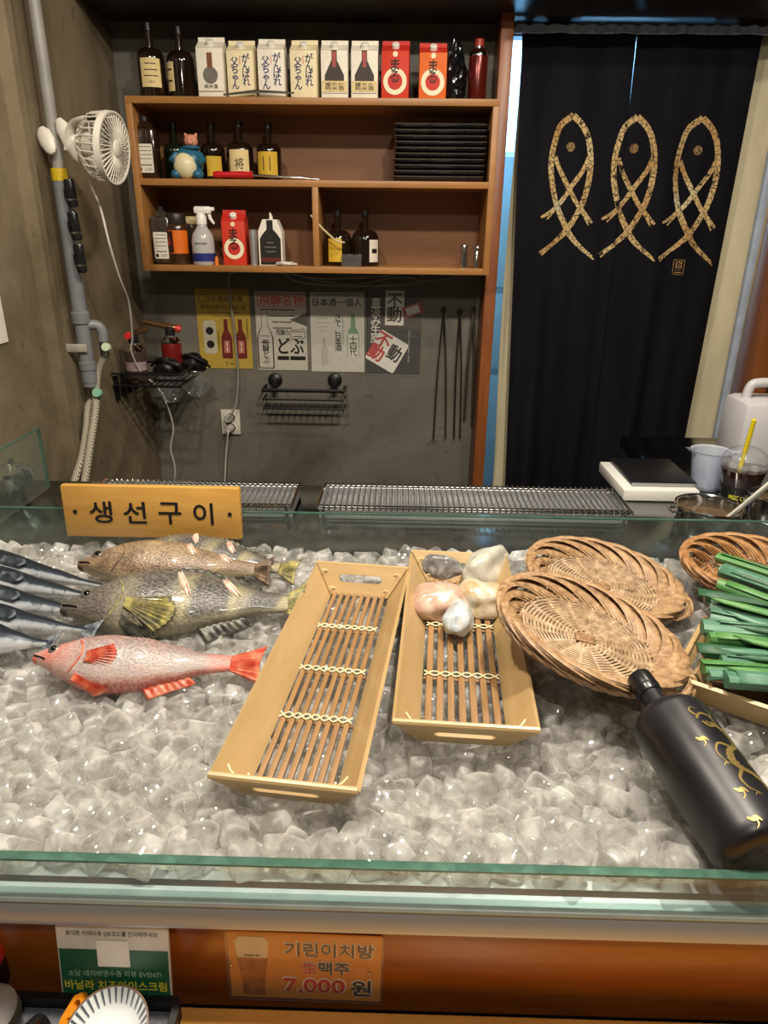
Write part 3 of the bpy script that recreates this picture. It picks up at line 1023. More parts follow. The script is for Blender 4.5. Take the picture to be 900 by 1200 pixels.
for pts in ([(.134, .020), (.130, .008), (.138, .000), (.150, .002)], [(.160, .012), (.168, .004), (.178, .006), (.182, .012)], [(.186, .030), (.196, .036), (.204, .044)], [(.112, .030), (.108, .038), (.116, .044), (.128, .044)], [(.152, .030), (.148, .040), (.156, .048)]):
    dr(pts, .0036, tp1)
    e = pts[-1]
    for k in range(3): dr([e, (e[0] + .004, e[1] + (k - 1) * .005)], .0016, tp1)
for (cx0, cy0) in ((.120, -.006), (.202, -.010), (.132, .050), (.176, -.004)):
    dr([(cx0, cy0 - .005), (cx0 + .003, cy0 - .001), (cx0 + .002, cy0 + .003), (cx0 + .006, cy0 + .006)], .0034, tp0)
    dr([(cx0 + .003, cy0 + .002), (cx0 + .008, cy0 + .001), (cx0 + .011, cy0 - .003)], .002, tp1)
def wrt(body, x, y, w, h):
    m = text_mb(body, w, h, 0.01, lambda p: wrap(Vector((x - p.y, sgn * (y) + p.x * 1.0, 0))))
    part('lettering', m, M_GOLD_PRINT, bt)
for k in range(3):   # worn, unreadable gold writing under the dragon
    dr([(.222, .016 + .008 * k), (.228, .014 + .008 * k), (.232, .018 + .008 * k)], .0022, tp0)
    dr([(.224, .020 + .008 * k), (.230, .020 + .008 * k)], .0016, tp0)
dr([(.240, .010), (.240, .024), (.240, .040)], .0014)
dr([(.247, .020), (.247, .034)], .0012)
ff = []
dirxy = Vector((ax.x, ax.y, 0)).normalized(); pxy = Vector((-dirxy.y, dirxy.x, 0))
foot([cap + dirxy * 0.06 + pxy * .034, cap + dirxy * 0.06 - pxy * .034, bot - pxy * .034, bot + pxy * .034], 0.853)

# ------------------------------------------------------------------ fish
def fishskin(name, build):
    s = NT(name)
    uv = s.n('ShaderNodeUVMap')
    sp = s.n('ShaderNodeSeparateXYZ')
    s.link(uv.outputs[0], sp.inputs[0])
    build(s, sp.outputs[0], sp.outputs[1])
    s.b.inputs['Roughness'].default_value = 0.36
    s.b.inputs['Coat Weight'].default_value = 0.2
    s.b.inputs['Coat Roughness'].default_value = 0.12
    return s.m

def scales(s, k=70):
    mp = s.n('ShaderNodeMapping'); mp.inputs['Scale'].default_value = (k, k * 0.42, 1)
    uv = s.n('ShaderNodeUVMap'); s.link(uv.outputs[0], mp.inputs[0])
    vo = s.n('ShaderNodeTexVoronoi'); vo.inputs['Scale'].default_value = 1.0
    s.link(mp.outputs[0], vo.inputs['Vector'])
    return vo.outputs['Distance']

def sk_striped(s, u, v):
    nz = s.noise(s.coord('Object'), 26, 4, 0.6)
    uu = s.math('ADD', u, s.math('MULTIPLY', s.math('SUBTRACT', nz, 0.5), 0.05))
    uu = s.math('ADD', uu, s.math('MULTIPLY', s.math('SUBTRACT', v, 0.5), -0.05))
    D, Pl, Y = H('272625'), H('6f6a58'), H('8f865c')
    D2 = H('38342f')
    bands = s.ramp(uu, [(0.0, H('453b38')), (0.22, H('4e4440')), (0.29, H('7a745e')), (0.36, D2), (0.47, D), (0.51, Pl), (0.56, Y), (0.60, D), (0.73, D), (0.76, Y), (0.82, Pl), (0.85, D), (0.94, D), (0.97, Y)])
    belly = s.mix(s.ramp(v, [(0.0, 1.0), (0.07, 0.8), (0.16, 0.0)]), bands, H('847e64'))
    back = s.mix(s.ramp(v, [(0.62, 0.0), (0.9, 0.8)]), belly, H('3b3833'))
    sc = scales(s)
    c = s.mix(s.ramp(nz, [(0.45, 0.0), (0.72, 0.55)]), back, H('3a3732'))
    c = s.mix(s.ramp(sc, [(0.2, 0.0), (0.7, 0.22)]), c, H('b5b0a2'))
    s.col(c); s.bump(sc, 0.35, 0.0015)
def sk_brown(s, u, v):
    nz = s.noise(s.coord('Object'), 30, 5, 0.65)
    c = s.ramp(nz, [(0.3, H('3c3129')), (0.5, H('6f5846')), (0.7, H('94805f'))])
    c = s.mix(s.ramp(v, [(0.0, 0.8), (0.14, 0.0)]), c, H('c3b595'))
    c = s.mix(s.ramp(v, [(0.75, 0.0), (1.0, 0.7)]), c, H('463a30'))
    sc = scales(s)
    c = s.mix(s.ramp(sc, [(0.2, 0.0), (0.7, 0.3)]), c, H('c8b08c'))
    s.col(c); s.bump(sc, 0.35, 0.0015)
def sk_red(s, u, v):
    nz = s.noise(s.coord('Object'), 22, 4, 0.6, 0.6)
    c = s.ramp(v, [(0.0, H('b04434')), (0.07, H('b87868')), (0.15, H('b0a09a')), (0.38, H('8e8683')), (0.75, H('786a66')), (0.95, H('704c48'))])
    head = s.mix(s.ramp(nz, [(0.4, 0.0), (0.62, 1.0)]), H('b83c2a'), H('cfa594'))
    c = s.mix(s.ramp(u, [(0.14, 1.0), (0.30, 0.0)]), c, head)
    c = s.mix(s.ramp(u, [(0.86, 0.0), (1.0, 0.9)]), c, H('dd5138'))
    c = s.mix(s.ramp(nz, [(0.52, 0.0), (0.72, 0.25)]), c, H('b8604e'))
    sc = scales(s)
    c = s.mix(s.ramp(sc, [(0.2, 0.0), (0.7, 0.3)]), c, H('d8c8c0'))
    s.col(c); s.bump(sc, 0.3, 0.0012)
def sk_mack(s, u, v):
    nz = s.noise(s.coord('Object'), 60, 3, 0.6, 1.0)
    vv = s.math('ADD', v, s.math('MULTIPLY', s.math('SUBTRACT', nz, 0.5), 0.22))
    c = s.ramp(vv, [(0.0, H('e8e9ea')), (0.25, H('c9ced2')), (0.36, H('a2abb2')), (0.44, H('3b4550')), (0.6, H('232b34')), (1.0, H('1b222a'))])
    c = s.mix(s.ramp(nz, [(0.56, 0.0), (0.66, 0.55)]), c, H('2c3640'))
    s.col(c)
    s.b.inputs['Metallic'].default_value = 0.35
SK1, SK2, SK3, SK4 = fishskin('striped_fish_skin', sk_striped), fishskin('brown_fish_skin', sk_brown), fishskin('red_fish_skin', sk_red), fishskin('mackerel_skin', sk_mack)

def finmat(name, a, b):
    s = NT(name)
    f = s.noise(s.coord('Object', (1, 1, 1)), 90, 3)
    s.col(s.ramp(f, [(0.35, a), (0.65, b)]))
    s.b.inputs['Roughness'].default_value = 0.35
    return s.m
FIN_D = finmat('dark_fin', H('2f302f'), H('5b5a4e'))
FIN_Y = finmat('olive_yellow_fin', H('6a6a55'), H('b9ad6a'))
FIN_R = finmat('red_fin', H('c04a34'), H('d98a6c'))
FIN_B = finmat('brown_fin', H('4d4034'), H('8a735a'))
FIN_S = finmat('silver_fin', H('59626a'), H('9aa2a8'))
M_EYE = P('fish_eye_ring', H('6a655a'), 0.15, 0.2, 0.2, 200)
M_PUP = P('fish_pupil', H('0c0c0e'), 0.08)
M_GASH = flesh('cut_pink_flesh', (H('b98878'), H('dcb9a8'), H('f0dccb')), 60)

ROCK = dict(d=[(0, .13), (.03, .24), (.08, .36), (.16, .58), (.27, .88), (.40, 1.0), (.55, .95), (.72, .68), (.86, .38), (1, .27)],
            v=[(0, .12), (.03, .22), (.08, .36), (.16, .60), (.27, .90), (.40, .98), (.55, .88), (.72, .58), (.86, .34), (1, .27)],
            w=[(0, .22), (.08, .50), (.2, .85), (.35, 1.0), (.55, .85), (.75, .48), (1, .18)])
MACK = dict(d=[(0, .02), (.1, .5), (.25, .88), (.42, 1.0), (.6, .86), (.8, .44), (.93, .17), (1, .13)],
            v=[(0, .02), (.1, .5), (.25, .9), (.42, 1.0), (.6, .84), (.8, .42), (.93, .17), (1, .13)],
            w=[(0, .1), (.12, .6), (.3, 1.0), (.5, 1.0), (.75, .55), (.93, .2), (1, .14)])

LIP = {}
def skin_lip(skin):
    if skin.name not in LIP:
        c = {'striped_fish_skin': H('4e4540'), 'brown_fish_skin': H('6a5242'), 'red_fish_skin': H('c86a58')}.get(skin.name, H('5a636c'))
        LIP[skin.name] = P(skin.name + '_jaw', c, .3, 0, .2, 60)
    return LIP[skin.name]

def fan(mb, base, tips, n, zig=0.0012):
    """fin membrane between a base line and a tip line, ridged by its rays"""
    b = spline(base, 6); t = spline(tips, 6)
    def pick(l, u):
        k = u * (len(l) - 1); i = min(int(k), len(l) - 2); return l[i].lerp(l[i + 1], k - i)
    nu, nv = n * 2, 5
    def fn(u, v):
        p = pick(b, u).lerp(pick(t, u), v)
        ray_ = (round(u * nu) % 2)
        p = p.copy()
        p.z += (zig if ray_ else -zig) * (0.4 + v)
        if v > 0.95 and not ray_:
            p = pick(b, u).lerp(pick(t, u), 0.93); p.z -= zig
        return p
    mb.grid(fn, nu, nv)
    return mb

def fish(name, label, snout, tail, hd, hw, P_, skin, fm, z, group, bend=0.0, tilt=radians(26), eye=True, flip=1, gash=(), fins=None, tail_len=0.16, eye_r=0.011, pect=None, gapz=0.45):
    d = tail - snout
    L = d.length
    ang = atan2(d.y, d.x)
    rt = root(name, label, 'fish', (snout.x, snout.y, z + 0.45 * hd * sin(tilt)), (tilt, 0, ang), group)
    F = flip
    def ctr(t): return F * bend * sin(pi * t)
    N, K = 44, 24
    m = MB(); m.uv = []
    zc = hw * gapz
    def pt(t, g):
        dd = interp(P_['d'], t) * hd; vv = interp(P_['v'], t) * hd; ww = interp(P_['w'], t) * hw
        c, s_ = cos(g), sin(g)
        yy = (dd if c > 0 else vv) * (abs(c) ** 0.9) * (1 if c > 0 else -1)
        zz = ww * (abs(s_) ** 0.85) * (1 if s_ > 0 else -1)
        zz = max(zz, -zc)
        return Vector((t * L, F * (yy) + ctr(t), zc + zz)), c
    for i in range(N + 1):
        t = (i / N) ** 1.15
        for k in range(K):
            g = 2 * pi * k / K
            p, c = pt(t, g)
            m.v.append(p); m.uv.append((t, 0.5 + 0.5 * c))
    for i in range(N):
        for k in range(K):
            q = (i * K + k, i * K + (k + 1) % K, (i + 1) * K + (k + 1) % K, (i + 1) * K + k)
            m.f.append(q if F > 0 else q[::-1])
    m.f.append(tuple(range(K - 1, -1, -1))); m.f.append(tuple(N * K + k for k in range(K)))
    part('body', m, skin, rt, angle=70)
    def top(t, yf):  # point on the upper flank
        c = max(-1, min(1, yf)); g = math.acos(c)
        return pt(t, g)[0]
    def sol(o, th=0.0014):
        md = o.modifiers.new('fin_thickness', 'SOLIDIFY'); md.thickness = th; md.offset = 0
    # tail fin
    tl = tail_len * L; th = hd * 0.75
    b = [(L * 0.985, F * hd * .24 + ctr(1), zc), (L * 0.985, ctr(1), zc + 0.001), (L * 0.985, -F * hd * .24 + ctr(1), zc)]
    tps = [(L + tl, F * th, zc * .8), (L + tl * .90, F * th * .3, zc), (L + tl * .86, 0, zc), (L + tl * .90, -F * th * .3, zc), (L + tl, -F * th, zc * .8)]
    sol(part('tail_fin', fan(MB(), b, tps, 9), fm[0], rt))
    fins = fins or {}
    if 'dorsal' in fins:
        a, c, hgt = fins['dorsal']
        b = []; tps = []
        for i in range(7):
            t = lerp(a, c, i / 6)
            y = interp(P_['d'], t) * hd
            b.append((t * L, F * y * .96 + ctr(t), zc)); tps.append((t * L + hgt * .5, F * (y + hgt * (0.55 + .45 * sin(pi * i / 6))) + ctr(t), zc * 0.8))
        sol(part('dorsal_fin', fan(MB(), b, tps, 14), fm[1], rt))
    if 'anal' in fins:
        a, c, hgt = fins['anal']
        b = []; tps = []
        for i in range(5):
            t = lerp(a, c, i / 4)
            y = interp(P_['v'], t) * hd
            b.append((t * L, -F * y * .94 + ctr(t), zc)); tps.append((t * L + hgt * .8, -F * (y + hgt * (1 - 0.5 * i / 4)) + ctr(t), zc * 0.6))
        sol(part('anal_fin', fan(MB(), b, tps, 7), fm[1], rt))
    if pect:
        # pectoral fin lying on the flank: root point and tip fan (all t along body, y in half depths)
        for (t0, y0, tips, pm) in pect:
            p0 = top(t0, y0)
            b = [p0 + Vector((0.0, 0.006, 0.0015)), p0 + Vector((0.002, 0, 0.0025)), p0 + Vector((0.0, -0.006, 0.0015))]
            tp = []
            for (tt, ty, tz) in tips:
                tp.append(Vector((tt * L, F * ty * hd + ctr(min(1, tt)), zc + tz)))
            sol(part('pectoral_fin', fan(MB(), b, tp, 9, 0.0016), pm, rt), 0.0018)
    if eye:
        t, yf = 0.12, 0.34
        p0 = top(t, yf)
        e = part('eye', MB().ell(p0 + Vector((0, 0, -eye_r * .35)), (eye_r, eye_r * .9, eye_r * .62), None, 20, 12), M_EYE, rt)
        part('pupil', MB().ell(p0 + Vector((-.0005, 0, eye_r * .12)), (eye_r * .46, eye_r * .44, eye_r * .26), None, 16, 8), M_PUP, e)
    # gill cover ridge and mouth line
    gpts = [top(0.25 + 0.035 * cos(k * 0.62 - 1.6) , lerp(0.55, -0.75, k / 6)) + Vector((0, 0, 0.0003)) for k in range(7)]
    part('gill_edge', MB().tube(spline(gpts, 4), 0.0011, 5), fm[0], rt)
    mp = [top(0.012, 0.0) + Vector((-.001, 0, .0003)), top(0.05, -0.30) + Vector((0, 0, .0003)), top(0.085, -0.45) + Vector((0, 0, .0002))]
    part('mouth_line', MB().tube(spline(mp, 4), 0.0012, 5), M_PUP, rt)
    part('lower_jaw', MB().ell((L * .028, -F * hd * .10 + ctr(0), zc), (L * .034, hd * .12, hw * .30), None, 18, 10), skin_lip(skin), rt)
    for (t0, y0, t1, y1) in gash:
        cl = []
        for k in range(9):
            u = k / 8
            cl.append(top(lerp(t0, t1, u), lerp(y0, y1, u)) + Vector((0, 0, 0.0005)))
        gg = part('cut', MB().tube(cl, [0.0006 + 0.0042 * sin(pi * k / 8) for k in range(9)], 8, flat=0.5, up=(0, 0, 1)), M_GASH, rt)
        part('cut_lip', MB().tube([p + Vector((0.0035, 0.001, 0.0012)) for p in cl], [0.0004 + 0.0016 * sin(pi * k / 8) for k in range(9)], 6), M_GASH, gg)
    ca, sa = cos(ang), sin(ang)
    foot([(snout.x + ca * x - sa * y, snout.y + sa * x + ca * y) for x, y in ((0, -hd * .3), (L * .3, -hd), (L * .6, -hd), (L, -hd * .3), (L, hd * .3), (L * .6, hd), (L * .3, hd), (0, hd * .3))], z + 0.002)
    return rt

ZF = 0.856
fish('striped_fish', 'front grey striped rockfish with dark pectoral fin and two diagonal cuts', U(74, 706, Z=.885), U(338, 700, Z=.885), 0.051, 0.032, ROCK, SK1, (FIN_Y, FIN_D), ZF,
     'fish laid on the ice', 0.004, fins=dict(dorsal=(.30, .86, .012), anal=(.60, .80, .02)), gash=((.50, .78, .57, -.15), (.70, .85, .78, .0)), tail_len=.08,
     pect=[(.30, -.30, [(.50, -.15, .030), (.53, -.55, .026), (.50, -.85, .02), (.43, -1.05, .012)], FIN_Y), (.29, -.72, [(.44, -1.05, .010), (.45, -1.38, .004), (.40, -1.52, .0), (.36, -1.42, .0)], FIN_D)], eye_r=.0105)
fish('brown_fish', 'brown mottled rockfish tucked behind the front striped fish', U(95, 659, Z=.885), U(300, 664, Z=.885), 0.040, 0.032, ROCK, SK2, (FIN_B, FIN_B), ZF + .006,
     'fish laid on the ice', 0.004, fins=dict(dorsal=(.28, .85, .010)), gash=((.60, .85, .66, .15), (.79, .8, .86, .1)), tail_len=.10, eye_r=.010)
fish('striped_fish', 'rear striped rockfish half hidden, its pale banded tail pointing at the tray', U(158, 640, Z=.885), U(330, 660, Z=.885), 0.036, 0.030, ROCK, SK1, (FIN_Y, FIN_D), ZF + .004,
     'fish laid on the ice', 0.003, fins=dict(dorsal=(.30, .86, .009)), gash=((.40, .85, .46, .1), (.62, .85, .70, .1)), tail_len=.12, eye_r=.008)
fish('red_fish', 'red and silver rockfish lying in front of the striped fish', U(42, 762, Z=.88), U(272, 768, Z=.88), 0.036, 0.028, ROCK, SK3, (FIN_R, FIN_R), ZF - .002,
     'fish laid on the ice', -0.006, fins=dict(anal=(.58, .80, .012)), tail_len=.17,
     pect=[(.31, -.15, [(.43, .35, .026), (.46, .05, .026), (.45, -.30, .024), (.41, -.50, .020)], FIN_R), (.26, -.80, [(.42, -.85, .010), (.44, -1.05, .006), (.38, -1.20, .002)], FIN_R)], eye_r=.0085)
lbl = ['rearmost mackerel of the row, dark back against the steel counter', 'second mackerel from the rear of the silver row', 'middle mackerel of the silver row with a dark fin',
       'fourth mackerel of the row, pointing at the front striped fish', 'frontmost mackerel, blue spotted back, above the bare ice']
for i, (a, b) in enumerate((((-150, 630), (128, 692)), ((-150, 655), (120, 703)), ((-150, 680), (112, 720)), ((-150, 704), (104, 738)), ((-130, 734), (58, 752)))):
    fish('mackerel', lbl[i], U(a[0], a[1], Z=.88), U(b[0], b[1], Z=.872), 0.026 if i != 4 else .030, 0.024, MACK, SK4, (FIN_S, FIN_S), ZF + .001 + .002 * (4 - i), 'silver mackerel at the left of the ice', 0.0, tail_len=.05, eye_r=.007,
         pect=[(.62, .0, [(.70, .25, .020), (.72, .0, .020), (.70, -.25, .018)], FIN_S)])
# footprints of what lies on the ice (filled in by the builders above): (polygon, clearance height)
def inside(poly, x, y):
    c = False
    n = len(poly)
    for i in range(n):
        x1, y1 = poly[i]; x2, y2 = poly[i - 1]
        if (y1 > y) != (y2 > y) and x < (x2 - x1) * (y - y1) / (y2 - y1) + x1: c = not c
    return c

rnd = random.Random(11)
spots = []
dy = 0.0222
j = 0
y = 0.434
while y < 1.034:
    x = -1.13 + (0.0125 if j % 2 else 0)
    while x < 1.22:
        for layer in (0, 1):
            xx = x + rnd.uniform(-0.006, 0.006) + layer * 0.012
            yy = min(1.03, max(0.4300, y + rnd.uniform(-0.006, 0.006) + layer * 0.010))
            z = ice_top(xx, yy) - 0.012 - layer * 0.017 + rnd.uniform(-0.004, 0.006) * (1 - layer)
            s = sees((xx, yy, z))
            if s is None or s[0] < -420 or s[0] > 1360: continue
            for poly, clr in FOOT:
                if inside(poly, xx, yy):
                    z = min(z, clr - 0.015)
            if layer == 0 and rnd.random() < 0.03: continue
            spots.append((layer, xx, yy, z, s))
        x += 0.0258
    y += dy; j += 1

def covered(x, y):
    return any(inside(poly, x, y) for poly, clr in FOOT)
ranked = sorted([p for p in spots if p[0] == 0 and 4 < p[4][0] < 896 and not covered(p[1], p[2])], key=lambda p: (Vector(p[1:4]) - EYE).length)
single = set(id(p) for p in ranked[:300])
rest = MB()
for p in spots:
    layer, xx, yy, z, s = p
    k = rnd.randrange(8)
    sc = rnd.uniform(0.88, 1.12)
    e = Euler((rnd.uniform(0, 6.3), rnd.uniform(0, 6.3), rnd.uniform(0, 6.3)))
    if rnd.random() < 0.5: e = Euler((rnd.gauss(0, 0.35), rnd.gauss(0, 0.35), rnd.uniform(0, 6.3)))
    if id(p) in single:
        o = link_mesh('ice_cube', cube_me[k], None)
        o.location = (xx, yy, z); o.rotation_euler = e; o.scale = (sc, sc, sc)
        o['label'] = 'clear melting ice cube loose in the front of the ice bed'
        o['category'] = 'ice cube'
        o['group'] = 'loose ice cubes near the front glass'
    else:
        rest.add([q * (ICE_S * sc) for q in CUBES[k][0]], CUBES[k][1], Matrix.Translation((xx, yy, z)) @ e.to_matrix().to_4x4())
thing('ice_cubes', rest, M_ICE, 'heap of clear ice cubes filling the rest of the case', 'ice', kind='stuff', angle=60)

# ------------------------------------------------------------------ wall shelf
SX0, SX1, SZ0, SZ1, SY0, SY1 = -0.737, 0.2545, 1.236, 1.674, 2.10, 2.299
BT = 0.017
ZM = U(360, 211, Y=SY0).z
ZD0, ZD1 = SZ0 + BT, ZM - BT
XD = U(370, 265, Y=SY0).x
sf = root('wall_shelf', 'honey coloured wooden wall shelf with three open compartments', 'shelf', ((SX0 + SX1) / 2, SY1, SZ0))
cx, wx, cy, dyy = (SX0 + SX1) / 2, SX1 - SX0, (SY0 + SY1) / 2, SY1 - SY0
part('top_board', MB().box((cx, cy, SZ1 - BT / 2), (wx, dyy, BT), bev=0.001), M_SHELF, sf, True)
part('bottom_board', MB().box((cx, cy, SZ0 + BT / 2), (wx - 2 * BT, dyy, BT), bev=0.001), M_SHELF, sf, True)
part('middle_board', MB().box((cx, cy, ZM - BT / 2), (wx - 2 * BT, dyy, BT), bev=0.001), M_SHELF, sf, True)
for x in (SX0 + BT / 2, SX1 - BT / 2):
    part('side_board', MB().box((x, cy, (SZ0 + SZ1 - BT) / 2), (BT, dyy, SZ1 - SZ0 - BT), bev=0.001), M_SHELF, sf, True)
part('divider', MB().box((XD, cy, (ZD0 + ZD1) / 2), (BT, dyy, ZD1 - ZD0), bev=0.001), M_SHELF, sf, True)
part('back_panel', MB().box((cx, SY1 - 0.004, (SZ0 + SZ1) / 2 - BT / 2), (wx - 2 * BT, 0.006, SZ1 - SZ0 - BT), bev=0), M_SHELFB, sf, True)

YT = 2.155      # row of things on the shelf
def sx(px, py=200, Y=YT): return U(px, py, Y=Y).x
TOPZ, MIDZ, LOWZ = SZ1, ZM, SZ0 + BT

M_DGLASS = P('dark_brown_glass', H('1c120a'), 0.08, 0, 0.2, 20, coat=0.5)
M_DGREEN = P('dark_green_glass', H('141a10'), 0.08, 0, 0.2, 20, coat=0.5)
def paper(name, c): return P(name, c, 0.65, 0, 0.06, 60)
M_LAB_W, M_LAB_C, M_LAB_Y = paper('white_label', H('d8d3c4')), paper('cream_label', H('d9c48e')), paper('yellow_label', H('c9a52e'))

def bottle(label, x, y, z, r, h, mat, lab=None, labz=(0.12, 0.55), labang=0.0, labw=1.6, neck=0.30, nr=0.3, txt=None, capm=None, group='bottles on the shelf', name='sake_bottle', shoulder=0.16):
    rt = root(name, label, 'bottle', (x, y, z), (0, 0, 0), group)
    bh = h * (1 - neck)
    pr = [(0, 0.002), (r * .9, 0), (r, 0.004), (r, bh - h * shoulder)]
    for k in range(1, 9):
        a = pi / 2 * k / 8
        pr.append((r * nr + (r - r * nr) * cos(a) ** 0.8, bh - h * shoulder + h * shoulder * sin(a)))
    pr += [(r * nr, h * .93), (r * nr * 1.12, h * .935), (r * nr * 1.12, h * .96), (0, h * .96)]
    part('body', MB().lathe(pr, 28), mat, rt)
    part('cap', MB().lathe([(r * nr * 1.16, h * .90), (r * nr * 1.18, h * .995), (r * nr * 1.05, h), (0, h)], 20), capm or M_BLACKP, rt)
    if lab is not None:
        z0, z1 = h * labz[0], h * labz[1]
        m = MB()
        # angle -pi/2 faces the customer
        m.grid(lambda u, v: Vector(((r + .0006) * cos(-pi / 2 + labang + (u - .5) * labw), (r + .0006) * sin(-pi / 2 + labang + (u - .5) * labw), lerp(z0, z1, v))), 14, 1)
        lb = part('label', m, lab, rt)
        if txt:
            for (bd, vc, w_, h_, cm) in txt:
                f = lambda p: Vector(((r + .0012) * cos(-pi / 2 + labang + p.x / r), (r + .0012) * sin(-pi / 2 + labang + p.x / r), lerp(z0, z1, vc) + p.y))
                part('print', text_mb(bd, w_, h_, 0.01, f), cm, lb)
    return rt

# top row
bottle('dark wine bottle with cream label, first on the shelf top beside the plaster wall', sx(177, 80), 2.16, TOPZ, .036, .175, M_DGLASS, M_LAB_C, (.14, .52), .2, 1.5, .32, .28,
       [('━━ ━━\n━━━━━\n━━━ ━━', .6, .036, .03, M_BLACK_PRINT), ('▮▮▮', .18, .012, .006, M_BLACK_PRINT)])
bottle('dark wine bottle with narrow side label beside the first carton', sx(211, 80), 2.165, TOPZ, .036, .168, M_DGLASS, M_LAB_C, (.10, .50), -.75, .9, .32, .28,
       [('━━\n━━', .55, .02, .03, M_BLACK_PRINT)])

M_CART_W = paper('white_carton', H('e8e2d2'))
M_CART_C = paper('cream_carton', H('e9dcb6'))
M_CART_R = paper('red_carton', H('c9341a'))
M_CART_O = paper('orange_carton', H('d9641c'))
def carton(label, x, y, z, w, h, mat, kind, rz=0.0, capm=None, gm=None):
    rt = root('sake_carton', label, 'carton', (x, y, z), (0, 0, rz), 'sake cartons on the shelf')
    bh = h * .80
    part('box', MB().box((0, 0, bh / 2), (w, w, bh), bev=0.0012), mat, rt)
    # gable: front slope up to a pressed ridge
    g = MB().add([(-w / 2, -w / 2, bh), (w / 2, -w / 2, bh), (w / 2, w / 2, bh), (-w / 2, w / 2, bh), (-w / 2, -.003, h * .93), (w / 2, -.003, h * .93), (w / 2, .003, h * .93), (-w / 2, .003, h * .93)],
                 [(0, 1, 5, 4), (2, 3, 7, 6), (1, 2, 6, 5), (3, 0, 4, 7), (4, 5, 6, 7)])
    part('gable', g, gm or mat, rt, angle=20)
    part('ridge', MB().box((0, 0, h * .955), (w, .004, h * .09)), gm or mat, rt)
    part('spout_cap', MB().lathe([(.010, 0), (.010, .010), (.008, .012), (0, .012)], 16, Matrix.Translation((0, -w * .26, bh + (h * .13) * .48)) @ R(radians(35), 'X')), capm or M_WHITEP, rt)
    F = Matrix.Translation((0, -w / 2 - .0007, 0)) @ R(pi / 2, 'X')     # xy of the print -> xz of the front face
    def pr(nm, mb, m):
        mb.v = [F @ p for p in mb.v]
        return part(nm, mb, m, rt)
    if kind == 'father':
        pr('print', text_mb('\n'.join('がんばれ'), None, bh * .66, .03, lambda p: p + Vector((w * .22, bh * .60, 0))), M_BLUE_PRINT)
        pr('print', text_mb('\n'.join('父ちゃん'), None, bh * .66, .03, lambda p: p + Vector((-w * .20, bh * .53, 0))), M_BLUE_PRINT)
        pr('print', text_mb('┃\n┃', None, bh * .17, .01, lambda p: p + Vector((0, bh * .80, 0))), M_RED_PRINT)
    elif kind == 'maru':
        pr('disc', MB().plate(circ(w * .43, (0, bh * .38), 32), (), .0002), M_CREAM_PRINT)
        pr('disc', MB().plate(circ(w * .27, (0, bh * .38), 28), (), .0004), M_RED_PRINT)
        pr('print', text_mb('ま\nる', None, bh * .48, .02, lambda p: p + Vector((-w * .02, bh * .60, .0006))), M_BLACK_PRINT)
        pr('crest', MB().plate(circ(w * .09, (0, bh * .93), 18), (), .0002), M_CREAM_PRINT)
    elif kind == 'bottleart':
        b2 = [(-.36, .38), (-.36, .50), (-.22, .66), (-.10, .80), (-.10, 1.0), (.10, 1.0), (.10, .80), (.22, .66), (.36, .50), (.36, .38)]
        pr('bottle_picture', MB().plate([(x_ * w, y_ * bh) for x_, y_ in b2], (), .0002), P('dark_bottle_print', H('3a3028'), .6))
        pr('bottle_tag', MB().plate([(-.07 * w, bh * .66), (.07 * w, bh * .66), (.09 * w, bh * .97), (-.09 * w, bh * .97)], (), .0005), P('rose_print', H('a04a44'), .6))
        pr('panel', MB().plate(rrect(w * .94, bh * .22, .001, (0, bh * .27)), (), .0004), M_LAB_C)
        pr('print', text_mb('華やか\n純米酒', w * .7, bh * .16, .01, lambda p: p + Vector((0, bh * .27, .0007))), M_BLACK_PRINT)
        pr('line', rect_mb(w * .94, bh * .008, (0, bh * .13), .0003), M_BLACK_PRINT)
    elif kind == 'flask':
        pr('flask_picture', MB().plate([(q[0], q[1]) for q in circ(w * .28, (0, bh * .46), 24)] , (), .0002), P('grey_flask_print', H('6d6a60'), .6))
        pr('flask_neck', MB().plate([(-.10 * w, bh * .6), (.10 * w, bh * .6), (.10 * w, bh * .90), (-.10 * w, bh * .90)], (), .0004), P('brown_flask_print', H('7a4a30'), .6))
        pr('print', text_mb('純米酒', w * .5, bh * .08, .01, lambda p: p + Vector((0, bh * .24, .0004))), M_BLACK_PRINT)
        pr('line', rect_mb(w * .96, bh * .012, (0, bh * .14), .0003), M_BLACK_PRINT)
    return rt

cw = .0705
CARTS = [(250, 'flask', M_CART_W, .145, 'white sake carton with a glass flask picture, leftmost carton of the row'),
         (285, 'father', M_CART_C, .138, 'cream sake carton with blue writing next to the flask carton'),
         (320, 'father', M_CART_W, .142, 'white sake carton with blue writing, middle of three alike'),
         (358, 'father', M_CART_C, .140, 'cream sake carton with blue writing next to the bottle picture cartons'),
         (393, 'bottleart', M_CART_W, .140, 'white sake carton with dark bottle picture, nearer the blue lettered cartons'),
         (428, 'bottleart', M_CART_W, .140, 'white sake carton with dark bottle picture beside the red carton'),
         (464, 'maru', M_CART_R, .140, 'red sake carton with cream ring on the shelf top, fully visible'),
         (507, 'maru', M_CART_O, .136, 'orange red sake carton partly behind the crumpled black bag')]
for px, kd, m, h, lb in CARTS:
    carton(lb, sx(px, 80, 2.165), 2.165, TOPZ, cw if kd != 'maru' else .072, h, m, kd, radians(random.uniform(-3, 3)), gm=(M_RED_PRINT if kd == 'maru' else None))
